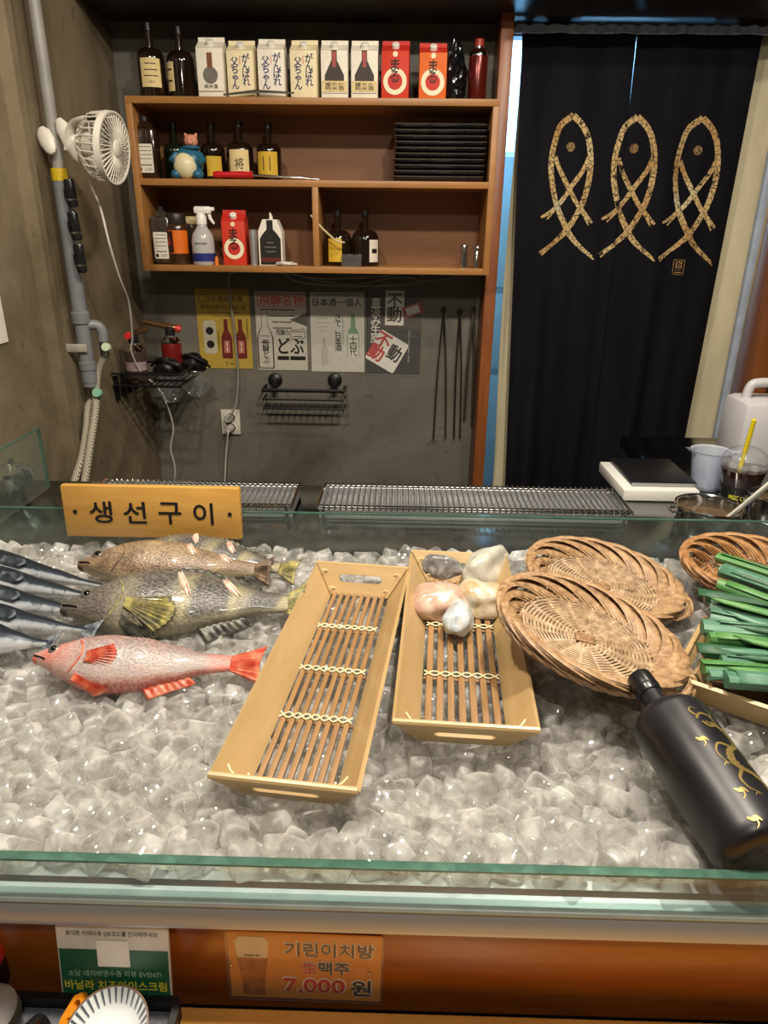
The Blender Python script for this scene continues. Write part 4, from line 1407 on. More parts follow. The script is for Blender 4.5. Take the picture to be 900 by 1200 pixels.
# crumpled black bag
def bagfn(p): return 1 + .22 * mnoise.noise(p * 3.1) + .12 * mnoise.noise(p * 8)
m = MB().ell((0, 0, .07), (.033, .028, .075), None, 32, 24, bagfn)
m.v = [Vector((p.x * (1 - .45 * max(0, p.z - .06) / .08), p.y, max(0, p.z))) + Vector((sx(533, 85), 2.155, TOPZ)) for p in m.v]
thing('plastic_bag', m, P('glossy_black_film', H('0c0d10'), .12, 0, .3, 60, bump=.6, bscale=80), 'crumpled glossy black plastic bag between carton and gas can', 'bag', angle=0)
# red gas canister
g = root('gas_canister', 'dark red gas canister standing at the end of the shelf top', 'canister', (sx(560, 85), 2.155, TOPZ))
part('body', MB().lathe([(0, 0), (.024, 0), (.025, .004), (.025, .108), (.022, .116), (.018, .120), (0, .120)], 28), P('dark_red_tin', H('5a1a12'), .22, .4, .2), g)
part('collar', MB().lathe([(.0255, .104), (.0255, .108), (.021, .118), (.014, .122), (.014, .126)], 28), M_CHROME, g)
part('cap', MB().lathe([(.013, .122), (.013, .142), (.011, .144), (0, .144)], 20), P('dull_red_cap', H('8a2a20'), .4), g)
# thin black tool laid on the board in front of cartons
m = MB().tube([U(262, 113, Y=2.112) + Vector((0, 0, .004)), U(300, 110, Y=2.11) + Vector((0, 0, .006)), U(345, 111, Y=2.11) + Vector((0, 0, .004))], [.003, .006, .003], 8, flat=.5)
for p in m.v: p.z = max(p.z, TOPZ + .0005)
thing('flat_spatula', m, P('dark_grey_tool', H('4a453c'), .4, .2), 'thin dark utensil lying along the shelf top edge', 'utensil')

# middle compartment
M_CPET = clear('brownish_clear_bottle', (0.62, 0.52, 0.40), 0.05, 1.0, 0.18)
def pet(label, px, z, w, h, tint, Y=2.15):
    g = root('plastic_bottle', label, 'bottle', (sx(px, 200, Y), Y, z), (0, 0, 0), 'square plastic bottles with white labels')
    part('body', MB().box((0, 0, h * .42), (w, w * .8, h * .82), bev=w * .16), tint, g)
    part('shoulder', MB().lathe([(w * .40, h * .82), (w * .30, h * .90), (w * .2, h * .93), (w * .2, h * .96), (0, h * .96)], 20), tint, g)
    part('cap', MB().lathe([(w * .21, h * .93), (w * .21, h), (0, h)], 20), M_BLACKP, g)
    F = Matrix.Translation((0, -w * .4 - .0008, 0)) @ R(pi / 2, 'X')
    lb = part('label', MB().plate(rrect(w * .72, h * .46, .004, (0, h * .33)), (), .0003, F), M_LAB_W, g)
    part('print', text_mb('━━━ ━━━━\n━━━━━ ━━\n━━ ━━━━━\n━━━━ ━━━', w * .6, h * .20, 0, None, F @ T(0, h * .42, .0006)), M_BLACK_PRINT, lb)
    part('print', text_mb('▬▬▬▬', w * .55, h * .015, 0, None, F @ T(0, h * .225, .0006)), M_BLACK_PRINT, lb)
    part('print', text_mb('■', w * .14, h * .055, 0, None, F @ T(-w * .24, h * .155, .0006)), M_BLACK_PRINT, lb)
    part('print', text_mb('|||||||', w * .3, h * .05, 0, None, F @ T(w * .12, h * .155, .0006)), M_BLACK_PRINT, lb)
    return g
pet('dark square plastic bottle with white label, middle compartment corner', 175, MIDZ, .062, .155, P('soy_brown_plastic', H('2a1c10'), .15, 0, .2, 20, coat=.4))
pet('greyish square plastic bottle with white label, lower compartment corner', 183, LOWZ, .056, .155, P('smoky_plastic', H('3a342c'), .15, 0, .2, 20, coat=.4))

# figurine: seated pig in a blue coat
fg = root('pig_figurine', 'small seated pig figurine with blue coat and cream belly', 'figurine', (sx(221, 205, 2.125), 2.135, MIDZ))
M_BLUE, M_BELLY, M_PINK = P('teal_blue_glaze', H('28607a'), .3, 0, .12), P('cream_glaze', H('dcd2a8'), .35, 0, .08), P('pink_glaze', H('cf8d74'), .35, 0, .12)
part('coat', MB().ell((0, .006, .042), (.040, .032, .044)), M_BLUE, fg)
part('belly', MB().ell((-.006, -.010, .034), (.033, .026, .034)), M_BELLY, fg)
hd = part('head', MB().ell((.012, -.002, .095), (.019, .018, .017)), M_PINK, fg)
part('snout', MB().lathe([(.007, 0), (.0065, .006), (0, .006)], 16, Matrix.Translation((.016, -.017, .093)) @ R(pi / 2, 'X')), M_PINK, hd)
for sxx in (-1, 1):
    part('ear', MB().lathe([(.006, 0), (.003, .007), (0, .010)], 12, Matrix.Translation((.012 + sxx * .012, .0, .107)) @ R(sxx * .5, 'Y')), M_PINK, hd)
    part('eye', MB().ell((.014 + sxx * .006, -.0185, .0985), (.0016, .001, .0016), None, 10, 6), M_PUP, hd)
    part('arm', MB().tube([(sxx * .030, 0, .062), (sxx * .042, -.008, .048), (sxx * .040 + (.012 if sxx < 0 else -.006), -.020, .040)], [.011, .010, .008], 12), M_BLUE, fg)
    part('foot', MB().ell((sxx * .030 - .002, -.014, .012), (.015, .018, .013)), M_BLUE, fg)
part('collar', MB().tube([Vector((.010 + .020 * cos(a), .000 + .018 * sin(a), .079)) for a in [2 * pi * k / 20 for k in range(20)]], .0045, 8, closed=True), M_BLUE, fg)

bottle('dark bottle behind the pig figurine, seen beside its head', sx(249, 175, 2.21), 2.21, MIDZ, .036, .150, M_DGLASS, M_LAB_Y, (.08, .42), .3, 1.2, .34, .26)
bottle('black bottle with cream calligraphy label behind the red knife handle', sx(281, 175, 2.20), 2.20, MIDZ, .038, .152, M_DGLASS, M_LAB_C, (.10, .52), .1, 1.5, .34, .26, [('将', .45, .024, .028, M_BLACK_PRINT)])
bottle('black bottle with yellow label, end of the middle row', sx(315, 175, 2.20), 2.20, MIDZ, .035, .150, M_DGLASS, M_LAB_Y, (.10, .50), -.05, 1.8, .34, .26, [('┃┃\n┃┃', .5, .02, .035, M_BLACK_PRINT)])
bottle('dark green bottle in deep shade behind the square plastic bottle', sx(205, 175, 2.22), 2.22, MIDZ, .033, .150, M_DGREEN, None, neck=.34, nr=.26)
# red handled sharpening steel
k_ = root('sharpening_steel', 'red handled sharpening steel lying on the middle board', 'sharpening steel', U(250, 205, Y=2.12))
a = U(250, 205, Y=2.115); b = U(296, 208, Y=2.115); c = U(374, 213, Y=2.115)
for q in (a, b, c): q.z = MIDZ + .012
c.z = MIDZ + .003
part('handle', MB().tube([a, a.lerp(b, .12), a.lerp(b, .3), a.lerp(b, .7), a.lerp(b, .93), b], [.007, .0095, .0075, .0095, .0085, .0105], 14), P('bright_red_plastic', H('c21f24'), .3), k_, True)
part('rod', MB().tube([b, b.lerp(c, .6), c], [.0035, .0033, .002], 10), M_CHROME, k_, True)

# stack of black rectangular plates
for i in range(10):
    z = MIDZ + .001 + i * .0142
    rt = root('rectangular_plate', ['bottom', 'second lowest', 'third lowest', 'fourth lowest', 'fifth lowest', 'sixth lowest', 'fourth from top', 'third from top', 'second from top', 'topmost'][i] + ' black rectangular plate in the shelf stack', 'plate',
              (sx(514, 190, 2.18) + random.uniform(-.002, .002), 2.185, z), (0, 0, random.uniform(-.012, .012)), 'stacked black plates')
    W2, D2 = .252, .13
    if i == 0:
        plate_m = MB()
        prof = [(.92, .0), (.97, .004), (1.0, .011), (1.0, .0125), (.985, .0125), (.955, .006), (.90, .004)]
        out = rrect(W2, D2, .012, n=4)
        nn = len(out)
        for (s_, zz) in prof:
            inset = (1 - s_) * .13
            for p in out:
                plate_m.v.append(Vector((p[0] * (1 - inset / W2 * 2), p[1] * (1 - inset / D2 * 2), zz)))
        for r_ in range(len(prof) - 1):
            for q in range(nn):
                plate_m.f.append((r_ * nn + q, r_ * nn + (q + 1) % nn, (r_ + 1) * nn + (q + 1) % nn, (r_ + 1) * nn + q))
        plate_m.f.append(tuple(range(nn - 1, -1, -1))); plate_m.f.append(tuple((len(prof) - 1) * nn + q for q in range(nn)))
        plate_me = plate_m.mesh('plate_dish', P('black_glaze', H('121112'), .22, 0, .3, 30, coat=.3), 30)
        rim_me = MB().tube([Vector((p[0], p[1], .0125)) for p in out], .0009, 5, closed=True).mesh('glazed_rim', P('worn_grey_rim', H('5b544c'), .4, 0, .5, 120))
    link_mesh('dish', plate_me, rt); link_mesh('glazed_rim', rim_me, rt)

# lower compartments
jr = root('coffee_jar', 'round jar with orange label and dark lid in the lower compartment', 'jar', (sx(210, 290), 2.15, LOWZ), (0, 0, 0))
part('glass', MB().lathe([(0, 0), (.029, 0), (.031, .004), (.031, .095), (.027, .108), (.024, .112), (0, .112)], 28), P('coffee_brown_glass', H('3a2412'), .1, 0, .3, coat=.5), jr)
part('lid', MB().lathe([(.026, .108), (.027, .110), (.027, .134), (.025, .137), (0, .137)], 28), P('dark_lid', H('2c2620'), .4), jr)
lb = part('label', MB().grid(lambda u, v: Vector((.0316 * cos(-pi / 2 + (u - .5) * 2.6), .0316 * sin(-pi / 2 + (u - .5) * 2.6), lerp(.030, .092, v))), 14, 1), P('orange_label', H('d96a12'), .5), jr)
part('label_band', MB().grid(lambda u, v: Vector((.0320 * cos(-pi / 2 - 1.3 + u * 1.15), .0320 * sin(-pi / 2 - 1.3 + u * 1.15), lerp(.032, .090, v))), 8, 1), P('dark_band', H('3a1a14'), .5), lb)
part('print', text_mb('N', None, .018, .03, lambda p: Vector((.0325 * cos(-pi / 2 - .75 + p.x / .032), .0325 * sin(-pi / 2 - .75 + p.x / .032), .061 + p.y))), P('label_red', H('c9401c'), .5), lb)
jr = root('small_jar', 'jar with white paper lid label standing behind the spray bottle', 'jar', (sx(226, 290, 2.22), 2.225, LOWZ))
part('glass', MB().lathe([(0, 0), (.026, 0), (.027, .004), (.027, .10), (.024, .112), (0, .112)], 24), P('brown_jar_glass', H('3d3226'), .12, 0, .2), jr)  # jar glass in a dull brown tone
part('lid', MB().lathe([(.025, .11), (.026, .112), (.026, .130), (0, .131)], 24), M_LAB_C, jr)

sp = root('spray_bottle', 'clear spray bottle with white trigger head and blue band', 'spray bottle', (sx(238, 290, 2.13), 2.135, LOWZ))
part('bottle', MB().lathe([(0, 0), (.030, 0), (.032, .004), (.032, .065), (.028, .084), (.016, .100), (.013, .108), (.013, .114), (0, .114)], 28), clear('milky_clear_plastic', (.80, .79, .76), .12, 1.0, .55), sp)
part('blue_band', MB().lathe([(.0325, .010), (.0325, .032)], 28), P('blue_wrap', H('27306e'), .4), sp)
part('lettering', text_mb('━━ ━━', .036, .004, .02, lambda p: Vector((.0328 * cos(-pi / 2 + p.x / .0325), .0328 * sin(-pi / 2 + p.x / .0325), .058 + p.y))), P('grey_print', H('6a6a6a'), .6), sp)
hd = part('trigger_head', MB().box((.006, 0, .146), (.050, .020, .020), bev=.006), M_WHITEP, sp)
part('collar', MB().lathe([(.015, .108), (.015, .130), (.011, .138), (0, .138)], 20), M_WHITEP, hd)
part('trigger', MB().tube([(.022, 0, .140), (.026, 0, .124), (.036, 0, .110)], [.005, .005, .003], 8), M_WHITEP, hd)
part('nozzle', MB().box((.034, 0, .149), (.010, .012, .010), bev=.002), M_WHITEP, hd)
thing('spray_nozzle', MB().lathe([(0, 0), (.006, 0), (.005, .018), (.003, .024), (0, .024)], 12, Matrix.Translation((sx(253, 300, 2.108), 2.112, LOWZ))), P('orange_plastic', H('d9701c'), .4), 'tiny orange nozzle cap in front of the spray bottle', 'cap')
carton('red sake carton with cream ring in the lower compartment', sx(276, 280, 2.16), 2.165, LOWZ, .066, .148, M_CART_R, 'maru', 0.02, gm=M_RED_PRINT)
thing('steel_tumbler', MB().lathe([(0, 0), (.010, 0), (.0115, .09), (.0115, .096), (.010, .096)], 20, Matrix.Translation((sx(297, 290, 2.14), 2.14, LOWZ))), M_STEEL, 'slim dark steel tube standing beside the house shaped box', 'tumbler')
bx = root('gift_box', 'white house shaped box with a black bottle picture in the lower compartment', 'box', (sx(318, 280, 2.16), 2.165, LOWZ))
o5 = [(-.034, 0), (.034, 0), (.034, .092), (.020, .124), (-.020, .124), (-.034, .092)]
part('box', MB().plate(o5, (), .050, Matrix.Translation((0, .025, 0)) @ R(pi / 2, 'X')), M_CART_W, bx)
F = Matrix.Translation((0, -.0252, 0)) @ R(pi / 2, 'X')
pic = part('bottle_picture', MB().plate([(-.030, .002), (.030, .002), (.030, .072), (.022, .084), (.009, .098), (.009, .122), (-.009, .122), (-.009, .098), (-.022, .084), (-.030, .072)], (), .0005, F), M_BLACK_PRINT, bx)
part('print', text_mb('━━━\n━━━━━\n━━━━', .034, .026, .0, None, F @ T(0, .050, .0009)), P('dim_print', H('8a8478'), .6), pic)
part('band', MB().add(*[[F @ Vector(p) for p in ((-.029, .010, .0008), (.029, .010, .0008), (.029, .022, .0008), (-.029, .022, .0008))], [(0, 1, 2, 3)]]), P('dark_red_band', H('5a1c18'), .6), pic)
part('tuft', MB().tube([(0, 0, .122), (.001, -.003, .132), (-.001, -.006, .142)], [.006, .005, .002], 8), M_CART_W, bx)
m = MB().ell((0, 0, .006), (.030, .012, .006), None, 20, 10, lambda p: 1 + .4 * mnoise.noise(p * 2.5))
m.v = [p + Vector((sx(335, 308, 2.12), 2.125, LOWZ)) for p in m.v]
thing('crumpled_wrapper', m, P('white_film', H('cfcac0'), .3), 'crumpled white wrapper lying before the house shaped box', 'wrapper')
bottle('black bottle with yellow label beside the shelf divider', sx(396, 280, 2.19), 2.19, LOWZ, .041, .150, M_DGLASS, M_LAB_Y, (.08, .50), -.15, 1.0, .34, .22, shoulder=.22)
bottle('black bottle with white side label, lower compartment', sx(428, 280, 2.19), 2.19, LOWZ, .041, .152, M_DGLASS, M_LAB_W, (.08, .48), .75, .8, .34, .22, [('━━━', .5, .018, .012, M_BLACK_PRINT)], shoulder=.22)
lad = MB().tube([U(364, 252, Y=2.103), U(378, 268, Y=2.11), U(392, 281, Y=2.115), U(398, 284, Y=2.118), U(404, 284, Y=2.12)], [.0025, .003, .003, .0035, .002], 8)
thing('cream_spoon_handle', lad, P('cream_plastic', H('c8b48a'), .4), 'thin cream handle leaning over the shelf divider', 'spoon')
box_ = root('clear_box', 'small clear plastic box in front of the two black bottles', 'box', (sx(412, 300, 2.125), 2.125, LOWZ))
part('box_side', MB().box((0, 0, .017), (.058, .030, .034), bev=.003), clear('clear_box_plastic', (.9, .9, .9), .03, 1.0, .05), box_)
for px, hh, r_, lb in ((544, .062, .0105, 'larger steel shaker beside the shelf end'), (559, .060, .0085, 'smaller steel shaker nearest the shelf end')):
    g = root('salt_shaker', lb, 'shaker', (sx(px, 296, 2.13), 2.13, LOWZ), group='steel shakers')
    part('body', MB().lathe([(0, 0), (r_, 0), (r_, hh * .74), (r_ * .9, hh * .76), (0, hh * .76)], 24), M_CHROME, g)
    part('lid', MB().lathe([(r_ * .98, hh * .78), (r_, hh * .80), (r_, hh * .96), (r_ * .85, hh), (0, hh)], 24), M_CHROME, g)

# ------------------------------------------------------------------ posters
def wallM(px, py, d=0.0):
    p = U(px, py, Y=YB - d)
    return Matrix.Translation(p) @ R(pi / 2, 'X')
def poster(name, label, x0, y0, x1, y1, mat, rot=0.0):
    a = U(x0, y0, Y=YB); b = U(x1, y1, Y=YB)
    w_, h_ = b.x - a.x, a.z - b.z
    c = (a + b) / 2
    rt = root(name, label, 'poster', (c.x, YB - .0015, c.z), (pi / 2, rot, 0), 'sake posters pinned under the shelf')
    part('sheet', MB().plate(rrect(w_, h_, .002), (), .001), mat, rt)
    def pr(mb, m, x, y, z=.0014, nm='print', r=0.0):
        M = T((x - .5) * w_, (y - .5) * h_, z) @ R(r, 'Z')
        mb.v = [M @ p for p in mb.v]
        return part(nm, mb, m, rt)
    def tx(body, x, y, w=None, h=None, m=None, bold=.0, z=.0015, r=0.0):
        return pr(text_mb(body, w * w_ if w else None, h * h_ if h else None, bold), m or M_BLACK_PRINT, x, y, z, 'print', r)
    def sil(pts, m, x, y, s, z=.0013, r=0.0, nm='picture'):
        return pr(MB().plate([(px_ * s * h_, py_ * s * h_) for px_, py_ in pts], (), .0002), m, x, y, z, nm, r)
    return rt, w_, h_, pr, tx, sil
BOT = [(-.13, -.5), (.13, -.5), (.14, -.46), (.14, .02), (.11, .12), (.055, .22), (.05, .46), (.06, .5), (-.06, .5), (-.05, .46), (-.055, .22), (-.11, .12), (-.14, .02), (-.14, -.46)]
M_BROWN_PRINT = P('brown_print', H('5a4a1e'), .6)
M_GRN_PRINT = P('green_print', H('6f8f6a'), .6)
M_GREY_PRINT = P('grey_faint_print', H('9a968c'), .6)
_, w_, h_, pr, tx, sil = poster('sake_poster', 'yellow sake poster behind the grey cable', 228, 338, 297, 432, paper('yellow_poster', H('b3963c')))
tx('2年連続受賞', .55, .88, .66, .075, M_BROWN_PRINT, .02); tx('世界が認めた梅の酒', .5, .78, .84, .06, M_BROWN_PRINT, .01)
tx('━━━━ ━━━━━\n━━━━━━', .5, .69, .6, .05, M_BROWN_PRINT)
pr(MB().plate(circ(.055 * h_, (0, 0), 20), [circ(.045 * h_, (0, 0), 20)], .0002), M_BROWN_PRINT, .13, .88)
pr(MB().plate(rrect(.24 * w_, .42 * h_, .01), (), .0002), paper('pale_panel', H('b8b29a')), .22, .40, .0012, 'panel')
for y in (.48, .31): pr(MB().plate(circ(.05 * h_, (0, 0), 20), (), .0002), M_BLACK_PRINT, .22, y, .0016, 'medal')
for x in (.53, .80):
    sil(BOT, P('plum_bottle_print', H('6a241c'), .5), x, .38, .50)
    pr(rect_mb(.11 * w_, .16 * h_), P('rose_label_print', H('b56a5a'), .5), x, .28, .0017); tx('┃\n┃', x, .28, None, .12, M_WHITE_PRINT, .01, .0019)
tx('┃\n┃\n┃', .93, .52, None, .25, M_BROWN_PRINT); tx('┃\n┃\n┃', .38, .36, None, .25, M_BROWN_PRINT); tx('〒 ━', .56, .06, .16, .05, M_BROWN_PRINT, .02)
_, w_, h_, pr, tx, sil = poster('sake_poster', 'white poster with red heading and big brush lettering', 298, 341, 361, 434, paper('white_poster', H('b9b4a6')))
tx('飛騨名物', .52, .89, .86, .12, P('orange_red_print', H('b8432a'), .6), .03)
pr(MB().plate(rrect(.94 * w_, .16 * h_, .003), [rrect(.91 * w_, .145 * h_, .003)], .0002), P('orange_red_print', H('b8432a'), .6), .52, .89, .0013, 'border')
sil(BOT, M_BLACK_PRINT, .17, .40, .76); sil([(x * .86, y * .97) for x, y in BOT], paper('poster_white_fill', H('b9b4a6')), .17, .40, .76, .0016)
tx('飛\n騨\nど\nぶ', .17, .24, None, .30, M_BLACK_PRINT, .03, .0019); pr(rect_mb(.19 * w_, .008 * h_), M_BLACK_PRINT, .17, .44, .0019); pr(rect_mb(.19 * w_, .008 * h_), M_BLACK_PRINT, .17, .36, .0019)
tx('━━━ ━━━━━\n━━━━━ ━━━\n━━ ━━━━\n━━━━━━', .52, .66, .52, .24, M_BLACK_PRINT, .01)
sil([(-.13, 0), (.13, .10), (.13, -.09)], P('dark_grey_print', H('4c4a46'), .6), .84, .65, .9)
tx('どぶ', .68, .32, .50, .20, M_BLACK_PRINT, .05); tx('飛騨の', .52, .49, .26, .08, M_BLACK_PRINT, .02); tx('━━━━\n━━━', .82, .47, .24, .07, M_BLACK_PRINT)
tx('━━━ ━━━━', .68, .16, .56, .05, M_BLACK_PRINT, .01)
pr(MB().plate(rrect(.30 * w_, .12 * h_, .006), [rrect(.28 * w_, .108 * h_, .006)], .0002), M_BLACK_PRINT, .82, .47, .0013, 'border', .1)
_, w_, h_, pr, tx, sil = poster('sake_poster', 'white poster with a green bottle and black heading', 363, 342, 427, 436, paper('offwhite_poster', H('bcb9ae')))
tx('日本酒一個人', .5, .88, .9, .10, M_BLACK_PRINT, .015); tx('\n'.join('さて、日本酒'), .51, .50, None, .46, M_BLACK_PRINT, .02); tx('┃\n┃\n┃\n┃\n┃', .60, .54, None, .36, M_GREY_PRINT)
sil(BOT, M_GRN_PRINT, .79, .46, .54); pr(rect_mb(.19 * w_, .30 * h_), paper('pale_label_print', H('c9c6ba')), .79, .34, .0016); tx('十\n四\n代', .79, .34, None, .26, M_BLACK_PRINT, .02, .0018)
tx('━━━━\n━━━━━━\n━━━━\n━━━', .22, .60, .3, .16, M_GREY_PRINT); sil(BOT, P('faint_bottle', H('a9a699'), .6), .25, .26, .34); tx('━━━ ━━━ ━━━━━', .5, .97, .8, .025, M_GREY_PRINT)
_, w_, h_, pr, tx, sil = poster('sake_poster', 'black poster with white brush lettering in a clear sleeve', 430, 343, 492, 438, paper('black_poster', H('2a2825')), 0.01)
tx('\n'.join('直汲み生原'), .16, .66, None, .56, M_WHITE_PRINT, .02)
pr(rect_mb(.34 * w_, .42 * h_), M_WHITE_PRINT, .50, .82, .0013, 'panel'); tx('不\n動', .50, .82, None, .34, M_BLACK_PRINT, .03, .0016)
pr(MB().plate(rrect(.60 * w_, .42 * h_, .008), (), .0003), M_WHITE_PRINT, .38, .28, .0013, 'panel', -.5); tx('不\n動', .24, .34, None, .36, M_RED_PRINT, .05, .0018, -.5); tx('動', .52, .26, .24, .20, M_BLACK_PRINT, .05, .0018, -.5)
pr(rect_mb(.36 * w_, .14 * h_), P('salmon_print', H('b8543c'), .6), .83, .80, .0014, 'panel', .35); tx('━━', .83, .80, .24, .09, M_WHITE_PRINT, .02, .0017, .35)
tx('┃\n┃\n┃\n┃', .78, .35, None, .4, M_GREY_PRINT)
pr(MB().plate(rrect(1.0 * w_, 1.04 * h_, .002), (), .0006), clear('clear_sleeve', (.96, .96, .96), .06, 1.0, .03), .51, .49, .0022, 'sleeve')

# small wire rack with suction mounts under the posters
rk = root('wall_rack', 'empty black wire rack hung under the posters', 'rack', U(355, 475, Y=YB))
a = U(308, 456, Y=YB - .06); b = U(403, 456, Y=YB - .06)
z0, z1 = U(355, 478, Y=YB - .06).z, a.z
for z in (z0, (z0 + z1) / 2, z1):
    part('rail', MB().tube([(a.x, YB - .002, z), (a.x, YB - .075, z), (b.x, YB - .075, z), (b.x, YB - .002, z)], .0032 if z != z1 else .006, 8), M_BLACKM, rk, True)
for k in range(13):
    x = lerp(a.x, b.x, (k + .5) / 13)
    part('wire', MB().tube([(x, YB - .002, z0), (x, YB - .075, z0)], .0018, 6), M_BLACKM, rk, True)
for px in (322, 392):
    c = U(px, 446, Y=YB - .01)
    part('suction_mount', MB().lathe([(.024, 0), (.022, .006), (.012, .012), (.010, .020), (0, .020)], 20, Matrix.Translation((c.x, YB - .001, c.z)) @ R(pi / 2, 'X')), M_BLACKP, rk, True)
    part('hook', MB().box((c.x, YB - .022, c.z - .012), (.02, .012, .05), bev=.003), M_BLACKP, rk, True)

# power outlet with two plugs
ol = root('power_outlet', 'white double power outlet with two plugs in it', 'outlet', U(271, 494, Y=YB))
c = U(271, 494, Y=YB)
part('face_plate', MB().box((c.x, YB - .005, c.z), (.064, .009, .086), bev=.003), P('warm_white_plastic', H('cfcabb'), .4), ol, True)
for dz in (.017, -.019):
    part('socket', MB().lathe([(.019, 0), (.019, .002), (.016, .002), (.016, .0)], 24, Matrix.Translation((c.x, YB - .0095, c.z + dz)) @ R(pi / 2, 'X')), M_WHITEP, ol, True)
PL = []
for i, (dz, lb) in enumerate(((.017, 'upper grey plug of the cable going up to the shelf'), (-.019, 'lower white plug of the cable hanging down'))):
    m = MB().lathe([(0, 0), (.0145, 0), (.0145, .012), (.010, .024), (.0085, .03), (0, .03)], 20, Matrix.Translation((c.x - .002, YB - .0125, c.z + dz)) @ R(pi / 2, 'X'))
    pass
    PL.append((m, lb))
def cable(name, label, pts, r, mat, plug=None, group=None):
    rt = root(name, label, 'cable', pts[0], group=group)
    part('lead', MB().tube(spline(pts, 8), r, 8), mat, rt, True)
    if plug is not None: part('plug', plug, P('light_grey_plug', H('b0aca2'), .4), rt, True)
    return rt
M_CABG = P('grey_cable', H('8a877e'), .45)
M_CABW = P('white_cable', H('cfcabf'), .4)
YW = YB - .008
cable('power_cable', 'grey cable climbing from the outlet and looping under the shelf', [Vector((c.x - .002, YB - .042, c.z + .017)), U(272, 484, Y=2.255), U(277, 470, Y=2.265), U(279, 440, Y=2.275), U(276, 400, Y=2.275), U(271, 360, Y=2.275), U(268, 335, Y=2.27),
      U(272, 320, Y=2.26), U(300, 319, Y=2.26), U(330, 320, Y=2.255), U(350, 330, Y=2.25), U(400, 335, Y=2.25), U(460, 334, Y=2.25), U(492, 330, Y=2.25), U(492, 322, Y=2.25), U(470, 321, Y=2.25), U(430, 325, Y=2.245), U(370, 326, Y=2.245), U(332, 318, Y=2.245)], .0032, M_CABG, PL[0][0])
cable('power_cable', 'grey cable strung under the shelf towards the wooden post', [U(345, 321, Y=2.265), U(380, 330, Y=2.262), U(420, 333, Y=2.262), U(455, 326, Y=2.262), U(480, 325, Y=2.262), U(500, 329, Y=2.262), U(540, 325, Y=2.25), U(575, 319, Y=2.225)], .003, M_CABG)
cable('power_cable', 'thin white cable hanging from the outlet down behind the grill', [Vector((c.x - .002, YB - .042, c.z - .019)), U(267, 510, Y=2.255), U(265, 530, Y=2.27), U(264, 550, Y=2.275), U(263, 575, Y=2.28), U(263, 640, Y=2.28)], .0025, M_CABW, PL[1][0])

# skewer tongs hanging by the post
M_IRON = P('dark_iron', H('35322e'), .4, .7)
M_STL2 = P('dull_steel_rod', H('8e8a82'), .3, .9)
def hanger(name, label, px0, y0, px1, y1, mat, legs):
    rt = root(name, label, 'tongs', U(px0, y0, Y=YB), group='tongs hanging on the wall')
    a = U(px0, y0, Y=YB - .02)
    part('hook', MB().tube([(a.x, YB, a.z + .006), (a.x, YB - .022, a.z + .006), (a.x, YB - .024, a.z + .014)], .002, 6), M_CHROME, rt, True)
    part('eyelet', MB().tube([Vector((a.x + .007 * cos(t), YB - .018, a.z + .002 + .007 * sin(t))) for t in [2 * pi * k / 14 for k in range(14)]], .0018, 6, closed=True), mat, rt, True)
    for (qx, qy, r_) in legs:
        b = U(qx, qy, Y=YB - .012)
        mid = a.lerp(b, .45) + Vector((.004 if qx > px1 else -.004, -.002, 0))
        part('arm', MB().tube(spline([a + Vector((0, 0, -.004)), mid, b], 8), r_, 8), mat, rt, True)
hanger('skewer_tongs', 'long thin dark tongs hanging under the poster corner', 520, 364, 515, 515, M_IRON, [(508, 514, .0022), (522, 514, .0022)])
hanger('skewer_tongs', 'dark straight tongs hanging between the other two', 539, 366, 535, 515, M_IRON, [(532, 514, .0026), (539, 514, .0022)])
hanger('skewer_tongs', 'steel ribbed tongs hanging nearest the wooden post', 555, 364, 549, 498, M_STL2, [(544, 492, .0038), (553, 498, .0040)])

# ------------------------------------------------------------------ curtain
M_NOREN = NT('black_indigo_cotton')
_v = M_NOREN.coord('Object')
_f = M_NOREN.noise(M_NOREN.coord('Object', (1, 1, .15)), 12, 4)
_w = M_NOREN.noise(_v, 900, 2)
M_NOREN.col(M_NOREN.ramp(_f, [(.3, H('0d0d11')), (.7, H('18181e'))]))
M_NOREN.b.inputs['Roughness'].default_value = .85
M_NOREN.b.inputs['Specular IOR Level'].default_value = .12
M_NOREN.bump(_w, .25, .001)
M_NOREN = M_NOREN.m
M_MOTIF = NT('crackled_gold_print')
_vo = M_MOTIF.n('ShaderNodeTexVoronoi', _feature='DISTANCE_TO_EDGE'); _vo.inputs['Scale'].default_value = 75
M_MOTIF.link(M_MOTIF.coord('Object'), _vo.inputs['Vector'])
_f = M_MOTIF.noise(M_MOTIF.coord('Object'), 9, 3)
M_MOTIF.col(M_MOTIF.mix(M_MOTIF.ramp(_vo.outputs['Distance'], [(.03, 1.0), (.07, 0.0)]), M_MOTIF.ramp(_f, [(.35, H('b58a52')), (.6, H('cdb27a')), (.75, H('c9c09a'))]), H('3a2a1c')))
M_MOTIF.b.inputs['Roughness'].default_value = .8
M_MOTIF = M_MOTIF.m

